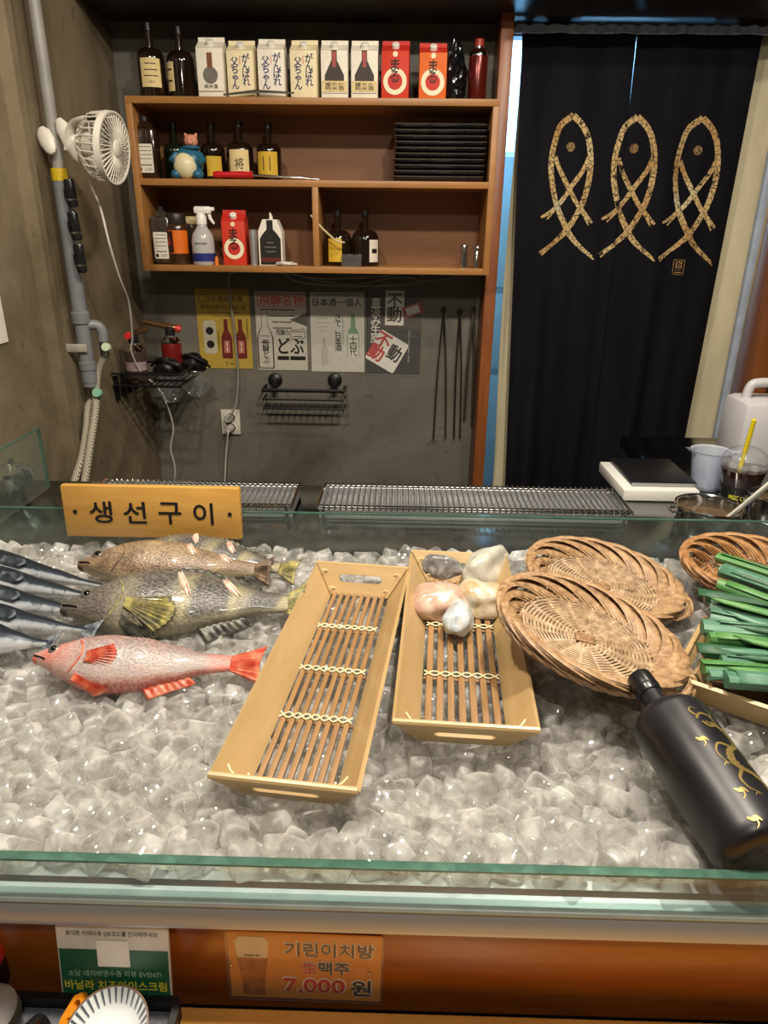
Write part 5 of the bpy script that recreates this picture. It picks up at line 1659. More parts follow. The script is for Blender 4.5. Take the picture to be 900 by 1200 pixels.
YC = 2.262
CX0, CX1, CZ1, CZ0 = U(612, 40, Y=YC).x, U(894, 40, Y=YC).x, U(750, 38, Y=YC).z, 0.28
XSL = U(744, 60, Y=YC).x
def cur_y(x, z):
    h = max(0.0, min(1.0, (CZ1 - z) / 1.3))
    f = .010 * sin(x * 38 + 1.0 + 1.2 * h) * (.25 + h) + .007 * sin(x * 71 + 2 * h) * (.15 + h) + .018 * h * sin(x * 13 + .7)
    return YC + f - .02 * exp(-((x - XSL) / .03) ** 2) * min(1, h * 2.2) * (1 if x < XSL else .25)
def cur_x(x, z):
    """cloth narrows a little as it falls: edge towards the post swings inward"""
    h = max(0.0, (CZ1 - z) / 1.3)
    k = (CX1 - x) / (CX1 - CX0)
    return x + .055 * k * h - .004 * h
def cur(x, z, dy=0.0):
    return Vector((cur_x(x, z), cur_y(x, z) + dy, z))
nr_ = root('noren_curtain', 'black noren curtain printed with three gold fish', 'curtain', ((CX0 + CX1) / 2, YC, CZ0))
for x0, x1 in ((CX0, XSL - .001), (XSL + .001, CX1)):
    o = part('cloth_panel', MB().grid(lambda u, v: cur(lerp(x0, x1, u), lerp(CZ0, CZ1, v)), 70, 90), M_NOREN, nr_, True, 80)
    md = o.modifiers.new('cloth_thickness', 'SOLIDIFY'); md.thickness = .0016; md.offset = 1
part('curtain_rod', MB().tube([(CX0 - .035, YC, CZ1 + .004), (XJ - .03, YC, CZ1 + .004)], .009, 12), P('pale_rod', H('b9c4d0'), .4), nr_, True)
part('heading_frill', MB().grid(lambda u, v: Vector((lerp(CX0 - .02, CX1 + .02, u), YC - .012 + .003 * sin(u * 160), CZ1 - .004 + .018 * v + .002 * sin(u * 90))), 160, 2), P('pale_blue_frill', H('93a3b8'), .7), nr_, True)
# three fish, each drawn with crossing brush strokes (pixel outline of the first one, in the plane of the cloth)
CN = CAMROT.transposed()
def unc(px, py):
    p = U(px, py, Y=YC)
    h = max(0.0, (CZ1 - p.z) / 1.3)
    # invert cur_x
    x = p.x
    for _ in range(4):
        x -= cur_x(x, p.z) - p.x
    return (x, p.z)
def conform(q): return cur(q.x, q.y, -.0035)
def motif(ox, oy, tiltx, k=1.0):
    def m_(pts, w, tp=None):
        mm = MB()
        stroke(mm, [unc(ox + tiltx * (y - 200) + (x - 668) * k, oy + (y - 200) * k + 200) for x, y in pts], w, conform, 8, tp)
        part('fish_motif', mm, M_MOTIF, nr_, True)
    full = lambda t: 1.0 if t < .8 else max(.35, 1 - (t - .8) * 2.6)
    m_([(672, 135), (657, 147), (650, 165), (645.5, 187), (645.5, 208), (650, 233), (656, 250), (668, 275), (680, 289), (693, 301)], .0165, full)
    m_([(672, 135), (683, 147), (690, 163), (692.5, 185), (691, 208), (685, 233), (677, 250), (664, 270), (648, 285), (631, 296)], .0165, full)
    m_([(650, 184), (655, 197), (665, 217), (675, 236), (685, 250), (694, 261)], .0135, full)
    m_([(691, 184), (684, 199), (671, 217), (658, 236), (648, 246), (633, 255)], .0135, full)
    # split tail ends
    for a_, b_ in (((680, 291), (695, 304)), ((646, 288), (633, 299)), ((684, 251), (690, 264)), ((650, 247), (639, 258))):
        m_([a_, ((a_[0] + b_[0]) / 2, (a_[1] + b_[1]) / 2), b_], .005)
    ex, ez = unc(ox + tiltx * (172 - 200) + (669 - 668) * k, oy + (172 - 200) * k + 200)
    mm = MB().plate(circ(.0125, (0, 0), 18, .0125), (), .0003)
    mm.v = [conform(Vector((p.x + ex, p.y + ez, 0))) for p in mm.v]
    part('fish_eye', mm, M_MOTIF, nr_, True)
motif(668, 0, 0.0); motif(741, 2, -.035, 1.0); motif(814, 5, -.075, 1.02)
sx_, sz_ = unc(794, 313)
mm = MB().plate(rrect(.034, .044, .005), [rrect(.029, .039, .004)], .0003)
mm.v = [conform(Vector((p.x + sx_, p.y + sz_, 0))) for p in mm.v]
part('seal_border', mm, M_MOTIF, nr_, True)
part('seal_print', text_mb('目\n三', .022, .032, .02, lambda p: conform(Vector((p.x + sx_, p.y + sz_, 0)))), M_MOTIF, nr_, True)

# cream lining curtain behind the black one
ln = root('lining_curtain', 'cream lining curtain showing at both edges of the black curtain', 'curtain', ((CX0 + CX1) / 2, YC + .05, CZ0))
def lin(x0, x1, ph):
    return lambda u, v: Vector((lerp(x0, x1, u) + .010 * sin(v * 7 + ph) * (1 - v), YC + .045 + .012 * sin(u * 9 + v * 2 + ph) + .02 * (1 - v) * u, lerp(.28, CZ1 + .005, v)))
xl0 = U(603, 90, Y=YC + .04).x + .014
for (x0, x1, ph) in ((xl0 + .004, xl0 + .16, 0.3), (CX1 - .12, U(898, 90, Y=YC + .04).x + .085, 1.4)):
    o = part('lining_panel', MB().grid(lin(x0, x1, ph), 30, 40), M_CREAM, ln, True, 80)
    md = o.modifiers.new('cloth_thickness', 'SOLIDIFY'); md.thickness = .002
xs_ = U(836, 480, Y=YB - .02).x + .012
thing('door_edge_strip', MB().box((xs_ + .004, YB - .045, .95), (.022, .02, 1.8), bev=.003), P('pale_blue_grey_paint', H('a9b4c6'), .45), 'pale blue grey edge strip beside the cream lining', 'door strip')

# ------------------------------------------------------------------ gas pipe, hoses
XP = XL + .035
def lw(px, py, d=.035): return U(px, py, X=XL + d)
M_PIPE = P('grey_painted_pipe', H('8b8a84'), .4, 0, .15, 20)
M_PVC = P('blue_grey_pvc', H('74767a'), .4, 0, .12, 20)
pA, pB = lw(52, 40), lw(99, 440)
yp = (pA.y + pB.y) / 2
def pz(py):   # height on the pipe that shows at this picture row
    best = None
    return U(75, py, Y=yp).z
gp = root('gas_pipe', 'grey gas pipe running down the plaster wall', 'pipe', (XP, yp, .5))
z_top, z_col, z_bot = ZS + .4, pz(210), pz(452)
part('thin_pipe', MB().tube([(XP, yp, z_col), (XP, yp, z_top)], .0135, 16), M_PIPE, gp, True)
part('thick_pipe', MB().tube([(XP, yp, z_bot), (XP, yp, z_col + .004)], .018, 16), M_PVC, gp, True)
part('yellow_tape', MB().tube([(XP, yp, z_col - .004), (XP, yp, z_col + .022)], .0187, 16), P('yellow_tape', H('c9a818'), .5, 0, .3, 200), gp, True)
for py, rr, hh in ((372, .022, .016), (428, .021, .012), (440, .019, .02)):
    z = pz(py)
    part('coupling', MB().lathe([(rr * .8, -hh), (rr, -hh * .8), (rr, hh * .8), (rr * .8, hh)], 18, Matrix.Translation((XP, yp, z))), M_PVC, gp, True)
zt = pz(384)
part('tee_elbow', MB().tube(spline([(XP, yp, zt + .006), (XP + .03, yp + .012, zt + .006), (XP + .042, yp + .016, zt - .008), (XP + .042, yp + .016, zt - .034)], 5), .0125, 14), M_PVC, gp, True)
zv = pz(405)
v1 = part('valve', MB().tube([(XP + .042, yp + .016, zt - .03), (XP + .042, yp + .016, zv - .028)], .011, 14), M_STEELD, gp, True)
part('valve_knob', MB().lathe([(0, 0), (.011, 0), (.012, .006), (.010, .012), (0, .012)], 18, Matrix.Translation((XP + .056, yp + .0, zv - .004)) @ R(radians(70), 'X')), P('pale_green_knob', H('b5c4a4'), .4), v1, True)
zv2 = pz(459)
v2 = part('valve', MB().tube([(XP + .002, yp, z_bot), (XP + .006, yp, zv2 - .028)], .010, 14), M_STEELD, gp, True)
part('valve_knob', MB().lathe([(0, 0), (.012, 0), (.013, .006), (.011, .012), (0, .012)], 18, Matrix.Translation((XP + .022, yp - .012, zv2)) @ R(radians(70), 'X')), P('mint_green_knob', H('7fb294'), .4), v2, True)
part('wall_clamp', MB().box((XP - .028, yp - .022, pz(406)), (.085, .006, .020), R(0, 'Z'), bev=.002), P('galvanised_strap', H('b9b5aa'), .35, .4), gp, True)
for i, (st, label, m0) in enumerate((((XP + .042, yp + .016, zv - .024), 'braided grey hose from the pale green valve', 100), ((XP + .006, yp, zv2 - .024), 'braided grey hose from the mint green valve', 98))):
    px_ = [(114, 440), (112, 480), (106, 520), (100, 560), (92, 600)] if i == 0 else [(104, 475), (101, 505), (96, 535), (88, 562), (78, 600)]
    pts = [Vector(st)] + [U(a_, b_, X=XL + (.050 if i == 0 else .026)) for a_, b_ in px_]
    s_ = NT('braided_hose_%d' % i)
    wv_ = s_.n('ShaderNodeTexWave'); wv_.inputs['Scale'].default_value = 90; wv_.inputs['Distortion'].default_value = 2
    s_.link(s_.coord('Object', (1, 1, 1), (.6, .5, .4)), wv_.inputs['Vector'])
    s_.col(s_.ramp(wv_.outputs['Fac'], [(.3, H('6e685a')), (.7, H('b3aa94'))])); s_.bump(wv_.outputs['Fac'], .4, .002)
    thing('gas_hose', MB().tube(spline(pts, 8), .0095, 12), s_.m, label, 'hose', 'gas hoses')

# lighters clipped on the pipe
for i, (x0, y0, x1, y1, lb) in enumerate(((80, 210, 86, 243, 'upper black metal lighter clipped beside the yellow tape'), (84, 248, 91, 282, 'middle black metal lighter clipped on the pipe'), (91, 286, 97, 320, 'lowest black metal lighter clipped on the pipe'))):
    a = U(x0, y0, Y=yp - .03); b = U(x1, y1, Y=yp - .03)
    g = root('pipe_lighter', lb, 'lighter', b, group='black lighters on the pipe')
    part('body', MB().tube([a, a.lerp(b, .08), a.lerp(b, .92), b], [.010, .0125, .0125, .009], 12, up=(0, 1, 0), flat=.7), P('dark_gunmetal', H('2c2d2f'), .22, .6), g, True)
    part('band', MB().tube([a.lerp(b, .70), a.lerp(b, .76)], .0131, 12, up=(0, 1, 0), flat=.72), M_CHROME, g, True)
    part('clip', MB().box((a.lerp(b, .5) + Vector((-.012, .010, 0))), (.014, .012, .02), bev=.002), M_BLACKP, g, True)

# ------------------------------------------------------------------ clip fan
fc = U(118, 172, Y=yp - .05)
fn_ = Vector((.985, -.10, -.10)).normalized()
Mf = basis(fc, z=fn_, x=(0, 0, 1))
fan_ = root('clip_fan', 'small white clip fan clamped to the gas pipe', 'fan', fc, Mf.to_euler())
M_FANW = P('ivory_fan_plastic', H('d4cfc2'), .35, 0, .05)
rF = .071
part('front_ring', MB().lathe([(rF * .97, .020), (rF * 1.03, .020), (rF * 1.03, .034), (rF * .97, .034)], 48, close=True), M_FANW, fan_)
for k in range(36):
    a = 2 * pi * k / 36
    part('grille_spoke', MB().tube([(.014 * cos(a), .014 * sin(a), .036), (rF * .5 * cos(a + .12), rF * .5 * sin(a + .12), .038), (rF * .98 * cos(a + .16), rF * .98 * sin(a + .16), .031)], .0014, 5), M_FANW, fan_)
part('hub_badge', MB().lathe([(.017, .030), (.017, .039), (.014, .041), (0, .041)], 24), M_FANW, fan_)
part('back_ring', MB().lathe([(rF * .60, -.032), (rF * .66, -.032), (rF * .66, -.026), (rF * .60, -.026)], 36, close=True), M_FANW, fan_)
part('motor', MB().lathe([(0, -.050), (.020, -.050), (.026, -.042), (.028, -.010), (0, -.006)], 28), M_FANW, fan_)
for k in range(28):
    a = 2 * pi * k / 28
    part('cage_rib', MB().tube([(.030 * cos(a), .030 * sin(a), -.034), (rF * .66 * cos(a), rF * .66 * sin(a), -.030), (rF * .93 * cos(a), rF * .93 * sin(a), -.012), (rF * 1.0 * cos(a), rF * 1.0 * sin(a), .022)], .0017, 5), M_FANW, fan_)
for k in range(5):
    a0 = 2 * pi * k / 5
    part('blade', MB().grid(lambda u, v: Vector((lerp(.016, rF * .86, v) * cos(a0 + (u - .5) * 1.0 * (.6 + .4 * v)), lerp(.016, rF * .86, v) * sin(a0 + (u - .5) * 1.0 * (.6 + .4 * v)), .004 + .016 * (u - .5))), 8, 6), P('pale_translucent_blade', H('c8c4b8'), .3), fan_).modifiers.new('blade_thickness', 'SOLIDIFY').thickness = .0015
up_ = (fc + Vector((-.02, 0, .075)))
part('yoke_arm', MB().tube(spline([U(80, 176, Y=yp - .02), U(84, 148, Y=yp - .03), U(97, 140, Y=yp - .05), U(108, 140, Y=yp - .055)], 6), .010, 12, flat=.6), M_FANW, fan_, True)
part('tilt_knob', MB().lathe([(0, 0), (.008, 0), (.008, .010), (0, .010)], 16, Matrix.Translation(U(108, 139, Y=yp - .068)) @ R(pi / 2, 'X')), M_BLACKP, fan_, True)
# clothes-peg clamp: two round jaws round the pipe
a = U(70, 148, Y=yp); 
for sgn_, px_, py_, pxe, pye in ((1, 68, 140, 96, 190), (-1, 48, 150, 62, 180)):
    p0 = U(px_, py_, Y=yp - .012); p1 = U(pxe, pye, Y=yp - .03)
    mm = MB()
    pts = [p0, p0.lerp(p1, .2), p0.lerp(p1, .55), p0.lerp(p1, .85), p1]
    mm.tube(pts, [.008, .017, .019, .014, .006], 14, up=(0, 1, 0), flat=.55)
    part('clamp_jaw', mm, M_FANW, fan_, True)
pc = [U(99, 190, Y=yp - .03), U(106, 215, Y=yp - .02), U(118, 245, Y=yp - .01), U(128, 285, Y=yp + .0), U(140, 325, Y=yp + .05), U(151, 355, Y=yp + .12), U(155, 395, Y=yp + .18), U(154, 412, Y=yp + .20), U(166, 438, Y=yp + .25), U(181, 450, Y=yp + .3),
      U(193, 468, Y=yp + .33), U(203, 500, Y=yp + .36), U(200, 525, Y=yp + .38), U(205, 548, Y=yp + .40), U(204, 575, Y=yp + .42), U(204, 640, Y=yp + .44)]
thing('fan_cord', MB().tube(spline(pc, 8), .0026, 8), M_CABW, 'thin white cord dangling from the clip fan', 'cord')

# ------------------------------------------------------------------ torches on a wire shelf in the corner
YR = 2.12
zr = U(165, 446, Y=YR - .06).z
rk = root('torch_rack', 'black wire rack in the corner holding the gas torches', 'rack', (XL, YR, zr))
xr0, xr1 = XL + .004, XL + .20
for y in (YR - .14, YR - .05, YR + .06):
    part('rail', MB().tube([(xr0, y, zr), (xr1, y, zr)], .004, 6), M_BLACKM, rk, True)
for z in (zr, zr + .035):
    part('rail', MB().tube([(xr0, YR - .14, z), (xr1, YR - .14, z), (xr1, YR + .06, z), (xr0, YR + .06, z)], .0035, 6), M_BLACKM, rk, True)
for k in range(11):
    x = lerp(xr0, xr1, (k + .5) / 11)
    part('wire', MB().tube([(x, YR - .14, zr), (x, YR + .06, zr)], .0018, 5), M_BLACKM, rk, True)
for k in range(4):
    part('bracket', MB().box((XL + .006, YR - .12 + k * .05, zr - .01), (.012, .012, .07)), M_BLACKM, rk, True)
def torch(label, px, py0, py1, Y, r, canm, headdir, horiz, z):
    x = U(px, (py0 + py1) / 2, Y=Y).x
    h = .115
    g = root('gas_torch', label, 'torch', (x, Y, z), group='cooking torches')
    part('canister', MB().lathe([(0, 0), (r * .95, 0), (r, .004), (r, h * .80), (r * .96, h * .82), (r * .72, h * .90), (r * .6, h * .92), (0, h * .92)], 28), canm, g)
    part('collar', MB().lathe([(r * 1.02, h * .78), (r * 1.03, h * .82), (r * .74, h * .91), (r * .6, h * .93), (r * .6, h * .97)], 28), M_CHROME, g)
    part('print_band', MB().lathe([(r * 1.01, h * .30), (r * 1.01, h * .52)], 28), P('pinkish_band', H('9a8488'), .35), g) if not horiz else None
    part('valve_body', MB().lathe([(.014, h * .92), (.015, h * 1.06), (.012, h * 1.2), (0, h * 1.2)], 16), M_BLACKP, g)
    d = Vector(headdir).normalized()
    p0 = Vector((0, 0, h * 1.18))
    part('burner_tube', MB().tube([p0 - d * .018, p0 + d * .02, p0 + d * .022, p0 + d * .075, p0 + d * .078], [.009, .009, .0075, .0085, .0078], 14), P('scorched_brass', H('8a6a48'), .3, .8), g)
    part('ignition_knob', MB().lathe([(0, 0), (.0105, 0), (.0115, .006), (.009, .016), (0, .016)], 18, Matrix.Translation(p0 - d * .018) @ basis((0, 0, 0), z=-d)), P('red_knob', H('c8322c'), .35), g)
torch('gas torch with red knob facing out on the wire rack', 158, 380, 445, YR - .09, .0295, P('dark_grey_tin', H('4a3d38'), .25, .4), (.15, 1, .05), False, zr + .004)
torch('gas torch with dark red can and burner pointing at the plaster wall', 200, 365, 430, YR + .02, .030, P('crimson_tin', H('7c1f1c'), .25, .3), (-1, -.15, .22), True, zr + .012)

# bagged goggles hanging off the rack: two clear bags tied with black straps
for i, (px, py, lb) in enumerate(((199, 452, 'clear plastic bag hanging under the torch rack, nearer the wall'), (228, 446, 'clear plastic bag hanging beside the yellow poster'))):
    c = U(px, py, Y=YR - .02 + .06 * i)
    g = root('hanging_bag', lb, 'bag', c, group='clear bags hanging from the torch rack')
    m = MB().ell((0, 0, 0), (.040, .030, .052), None, 24, 18, lambda p: 1 + .18 * mnoise.noise(p * 2.4 + Vector((i * 5, 0, 0))) + .08 * sin(atan2(p.y, p.x) * 7))
    m.v = [c + Vector((p.x * (1 - .4 * max(0, p.z) / .05), p.y, p.z)) for p in m.v]
    part('film', m, clear('bag_film_%d' % i, (.93, .94, .95), .06, 1.6, .06), g, True)
    m = MB().ell((0, 0, .055), (.042, .032, .030), None, 24, 14, lambda p: 1 + .3 * mnoise.noise(p * 2 + Vector((i * 3, 2, 0))))
    m.v = [c + p for p in m.v]
    part('black_wrap', m, M_BLACKP, g, True)
    part('strap', MB().tube(spline([c + Vector((-.05, .0, .06)), c + Vector((-.01, -.03, .085)), c + Vector((.03, -.03, .07)), c + Vector((.055, -.01, .045))], 6), .004, 8), M_BLACKP, g, True)

# paper note at the picture's edge on the pier
a = U(0, 345, X=XL - .012); b = U(8, 401, X=XL - .012)
thing('paper_note', MB().box((XL - .0135, (a.y + b.y) / 2 - .05, (a.z + b.z) / 2), (.002, abs(b.y - a.y) + .10, abs(a.z - b.z))), M_LAB_W, 'white paper note taped on the plaster pier', 'note')

# ------------------------------------------------------------------ yakitori grills
def grill(label, px0, px1, zr=0.872, y0=1.205, y1=1.335):
    xa, xb = U(px0, 590, Y=1.27).x, U(px1, 590, Y=1.27).x
    g = root('wire_grill', label, 'grill', ((xa + xb) / 2, (y0 + y1) / 2, ZC), group='long narrow wire grills')
    t = MB()
    t.box(((xa + xb) / 2, y0 + .022, ZC + .010), (xb - xa, .004, .018)); t.box(((xa + xb) / 2, y1 - .004, ZC + .012), (xb - xa, .004, .022))
    t.box(((xa + xb) / 2, (y0 + y1) / 2 + .008, ZC + .003), (xb - xa, y1 - y0 - .018, .004))
    t.box((xa + .002, (y0 + y1) / 2 + .008, ZC + .012), (.004, y1 - y0 - .02, .022)); t.box((xb - .002, (y0 + y1) / 2 + .008, ZC + .012), (.004, y1 - y0 - .02, .022))
    part('fire_trough', t, M_STEEL, g, True)
    n = int((xb - xa) / .0105)
    me = MB().tube([(0, y0 - (y0 + y1) / 2, 0), (0, y1 - (y0 + y1) / 2, 0)], .0013, 6).mesh('rod', M_STL3)
    for k in range(n + 1):
        x = lerp(xa, xb, k / n)
        o = link_mesh('rod', me, g); o.location = (x - (xa + xb) / 2, 0, zr - ZC)
    # rails with the wire ends bent round them
    for y in (y0, y0 + .012, y1 - .012, y1):
        part('rail', MB().tube([(xa, y, zr - .003), (xb, y, zr - .003)], .0022, 8), M_CHROME, g, True)
    for x in (xa, xb):
        part('end_rail', MB().tube([(x, y0, zr - .001), (x, y1, zr - .001)], .0032, 8), M_CHROME, g, True)
    cl = MB().tube([Vector((0, .0036 * cos(a), .0036 * sin(a))) for a in [2 * pi * k / 8 for k in range(8)]], .0016, 5, closed=True).mesh('rod_end', M_CHROME)
    for k in range(n + 1):
        x = lerp(xa, xb, k / n)
        for y in (y0, y1):
            o = link_mesh('rod_end', cl, g); o.location = (x - (xa + xb) / 2, y - (y0 + y1) / 2, zr - .003 - ZC)
    for x in (xa + .01, xb - .01):
        for y in (y0 + .006, y1 - .006):
            part('leg', MB().tube([(x, y, ZC), (x, y, zr - .003)], .003, 8), M_CHROME, g, True)
M_STL3 = P('grill_wire', H('a5a29c'), .3, .9, .2, 60)
grill('wire grill behind the fish name board', 112, 347)
grill('wire grill in front of the curtain, longer of the two', 377, 728)

# ------------------------------------------------------------------ wooden name board on the back glass
sg = root('wooden_sign', 'honey wooden name board with black Korean lettering on the back glass', 'sign', (-.393, 1.036, .880), (radians(-3), 0, radians(0)))
M_SIGN = wood('yellow_sign_wood', H('b4823a'), H('d6a656'), 'X', 11, .35, .3, .3)
w_, h_ = .288, .088
o_ = part('board', MB().box((0, -.0, h_ / 2), (w_, .014, h_), bev=.003), M_SIGN, sg)
F = Matrix.Translation((0, -.0078, h_ / 2)) @ R(pi / 2, 'X')
for ch, x in zip('생선구이', (-.082, -.027, .030, .084)):
    part('lettering', text_mb(ch, .036 if ch != '이' else .031, .036, .028, None, F @ T(x, 0, 0)), M_BLACK_PRINT, sg)
for x in (-.124, .127):
    part('dot', MB().plate(circ(.0035, (x, 0), 16), (), .0003, F), M_BLACK_PRINT, sg)
for x in (-.11, .11):
    part('clip', MB().box((x, .0125, h_ * .52), (.014, .011, .012)), M_BLACKP, sg)

# ------------------------------------------------------------------ things at the end of the counter
# cutting board with a black tray on it
a, b, c, d = U(706, 560, Z=.868), U(735, 588, Z=.868), U(822, 585, Z=.868), U(790, 556, Z=.868)
cb = root('cutting_board', 'white plastic cutting board under a flat black tray', 'cutting board', ((a.x + c.x) / 2, 1.30, ZC))
Mq = basis(U(760, 585, Z=ZC), x=(1, -.03, 0), y=(0, 1, 0))
L0 = (U(822, 588, Z=ZC) - U(728, 588, Z=ZC)).length
ctr_ = U(772, 586, Z=ZC) + Vector((0, .085, 0))
part('board', MB().box((ctr_.x, ctr_.y, ZC + .0125), (.155, .19, .024), bev=.003), P('white_board_plastic', H('d5d3cc'), .4, 0, .04), cb, True)
part('lower_board', MB().box((ctr_.x + .004, ctr_.y + .004, ZC + .0015), (.15, .185, .003)), P('grey_board', H('8a8a86'), .4), cb, True)
tr = root('black_tray', 'flat black tray lying on the cutting board', 'tray', (ctr_.x + .012, ctr_.y + .012, ZC + .0245))
part('tray_plate', MB().box((0, 0, .006), (.135, .165, .008), bev=.003), M_BLACKM, tr)
part('steel_edge', MB().box((0, -.0835, .0045), (.134, .003, .006)), M_STEEL, tr)

# pots
def pot(label, px, py, Y, r, h, extra=True):
    x = U(px, py, Y=Y).x
    g = root('cooking_pot', label, 'pot', (x, Y, ZC), group='steel pots at the counter end')
    part('body', MB().lathe([(0, 0), (r * .96, 0), (r, .006), (r, h * .96), (r * 1.05, h), (r * 1.05, h * 1.015), (r * .98, h * 1.01), (r * .965, h * .95), (r * .96, .008), (0, .006)], 40), M_CHROME, g)
    part('rim_bead', MB().tube([Vector((r * 1.05 * cos(t), r * 1.05 * sin(t), h)) for t in [2 * pi * k / 40 for k in range(40)]], .0025, 6, closed=True), M_CHROME, g)
    part('broth', MB().lathe([(r * .955, h * .55), (0, h * .56)], 32), P('brown_broth', H('5a4a38'), .1), g)
    part('handle', MB().tube(spline([(-r * 1.0, -.014, h * .82), (-r * 1.0 - .012, -.012, h * .80), (-r * 1.0 - .012, .012, h * .80), (-r * 1.0, .014, h * .82)], 5), .0025, 8), M_CHROME, g)
    return x
xp = pot('steel pot with a pale ladle handle resting in it', 832, 590, 1.20, .056, .050)
pot('steel pot at the picture edge next to the iced coffee', 908, 590, 1.27, .046, .048)
ld = root('ladle', 'pale plastic ladle leaning in the steel pot', 'ladle', (xp, 1.2, ZC + .02))
la, lb_ = Vector((xp + .012, 1.185, ZC + .012)), U(935, 540, Y=1.13)
part('handle', MB().tube([la, la.lerp(lb_, .3), la.lerp(lb_, .6), lb_], [.0085, .0085, .0095, .010], 12, flat=.5), P('pale_grey_plastic', H('c9c7bc'), .4), ld, True)
part('scoop', MB().ell(la + Vector((-.004, 0, .000)), (.018, .012, .007)), P('pale_grey_plastic_scoop', H('c9c7bc'), .4), ld, True)

# measuring jug
jx = U(828, 560, Y=1.44)
jg = root('measuring_jug', 'translucent plastic measuring jug behind the steel pot', 'jug', (jx.x, 1.44, ZC))
M_JUG = clear('milky_jug_plastic', (.80, .84, .92), .15, 1.0, .38)
hj = U(828, 527, Y=1.44).z - ZC
part('cup', MB().lathe([(.028, .0), (.030, .003), (.040, hj * .97), (.043, hj), (.041, hj), (.038, hj * .97), (.028, .006), (0, .006)], 32), M_JUG, jg)
part('spout', MB().add([(-.036, -.012, hj * .86), (-.036, .012, hj * .86), (-.041, -.016, hj), (-.041, .016, hj), (-.058, 0, hj * 1.06)], [(0, 2, 4), (1, 4, 3), (0, 4, 1)]), M_JUG, jg)
part('handle', MB().tube(spline([(.039, 0, hj * .92), (.066, 0, hj * .90), (.068, 0, hj * .45), (.036, 0, hj * .25)], 6), .005, 8), M_JUG, jg)

# iced coffee
cx_ = U(869, 560, Y=1.36)
cf = root('iced_coffee', 'iced coffee in a dome lidded plastic cup with yellow straw', 'drink', (cx_.x, 1.36, ZC))
zc_ = lambda py: U(869, py, Y=1.36).z - ZC
hr = zc_(544)
M_CUP = clear('clear_cup_plastic', (.95, .96, .96), .03, 1.0, .05)
part('cup', MB().lathe([(.028, 0), (.029, .002), (.0445, hr), (.0465, hr + .002), (.0445, hr + .003)], 36), M_CUP, cf)
part('coffee', MB().lathe([(0, .002), (.0275, .002), (.0433, hr - .008), (0, hr - .008)], 36), P('dark_coffee', H('2a1210'), .12, 0, .3, 20, coat=.4), cf)
part('dome_lid', MB().lathe([(.0475, hr), (.0475, hr + .005)] + [(.045 * cos(a) , hr + .005 + .034 * sin(a)) for a in [k * pi / 2 / 8 * .86 for k in range(9)]], 36), M_CUP, cf)
sl = part('sleeve', MB().lathe([(lerp(.0285, .0445, (z - .0) / hr) + .0012, z) for z in (zc_(590), zc_(567))], 36), P('black_sleeve', H('17181a'), .5), cf)
part('print', text_mb('MGC COFFEE', .050, .0095, .03, lambda p: Vector(((.0385 + .0022) * cos(-pi / 2 - .25 + p.x / .04), (.0385 + .0022) * sin(-pi / 2 - .25 + p.x / .04), zc_(577) + p.y))), P('yellow_print', H('d8d22a'), .5), sl)
for k, (x, y, z, s_) in enumerate(((-.012, -.018, -.006, .017), (.014, -.016, -.007, .016), (.0, .012, -.006, .018), (-.02, .006, -.007, .015))):
    o = link_mesh('ice', cube_me[k], cf); o.location = (x, y, hr + z); o.rotation_euler = (k, k * 2, k); o.scale = (.62,) * 3
s0, s1 = U(866, 553, Y=1.345), U(884, 492, Y=1.33)
part('straw', MB().tube([s0 + (s0 - s1) * .25, s1], .0045, 12), P('yellow_straw', H('e0c81c'), .35), cf, True)

# jerrycan
ja = U(858, 470, Y=1.62)
jc = root('jerrycan', 'white plastic jerrycan with a moulded handle at the counter end', 'jerrycan', (ja.x + .108, 1.66, ZC))
M_JERRY = P('milky_white_plastic', H('c6c4c6'), .4, 0, .05, 15, sss=.1)
hb = U(880, 468, Y=1.60).z - ZC - .008
part('body', MB().box((0, 0, hb / 2), (.17, .13, hb), bev=.02), M_JERRY, jc)
part('handle', MB().tube(spline([(-.058, 0, hb - .006), (-.054, 0, hb + .022), (-.040, 0, hb + .034), (.012, 0, hb + .034), (.028, 0, hb + .018), (.030, 0, hb - .006)], 6), .011, 12), M_JERRY, jc)
part('screw_cap', MB().lathe([(.019, hb - .004), (.019, hb + .018), (0, hb + .019)], 20, T(.058, 0, 0)), M_WHITEP, jc)

# thin glass sheet and steel bowl by the plaster pier
gl_ = root('glass_screen', 'upright greenish glass screen beside the gas hoses', 'glass screen', (-.66, 1.25, ZC))
xg = U(52, 545, Y=1.36).x
part('sheet', MB().box((xg, 1.225, ZC + .065), (.006, .27, .126)), M_GLASS, gl_, True)
part('polished_edge', MB().box((xg, 1.361, ZC + .065), (.006, .003, .126)), M_GLASSEDGE, gl_, True)
part('top_edge', MB().box((xg, 1.225, ZC + .129), (.006, .27, .002)), M_GLASSEDGE, gl_, True)
bc = U(14, 560, Y=1.32)
bw = root('steel_bowl', 'small steel bowl in shade beside the plaster pier', 'bowl', (bc.x, 1.32, ZC))
part('bowl', MB().lathe([(0, 0), (.018, 0), (.020, .004), (.034, .020), (.042, .044), (.043, .046), (.040, .046), (.032, .021), (0, .006)], 32), M_CHROME, bw)
part('knob_lid', MB().lathe([(.043, .046), (.040, .054), (.020, .064), (.008, .068), (.008, .078), (0, .080)], 28), M_CHROME, bw)

# ------------------------------------------------------------------ bar front: cards, tray, dish
ZTB = .734
YF = .407
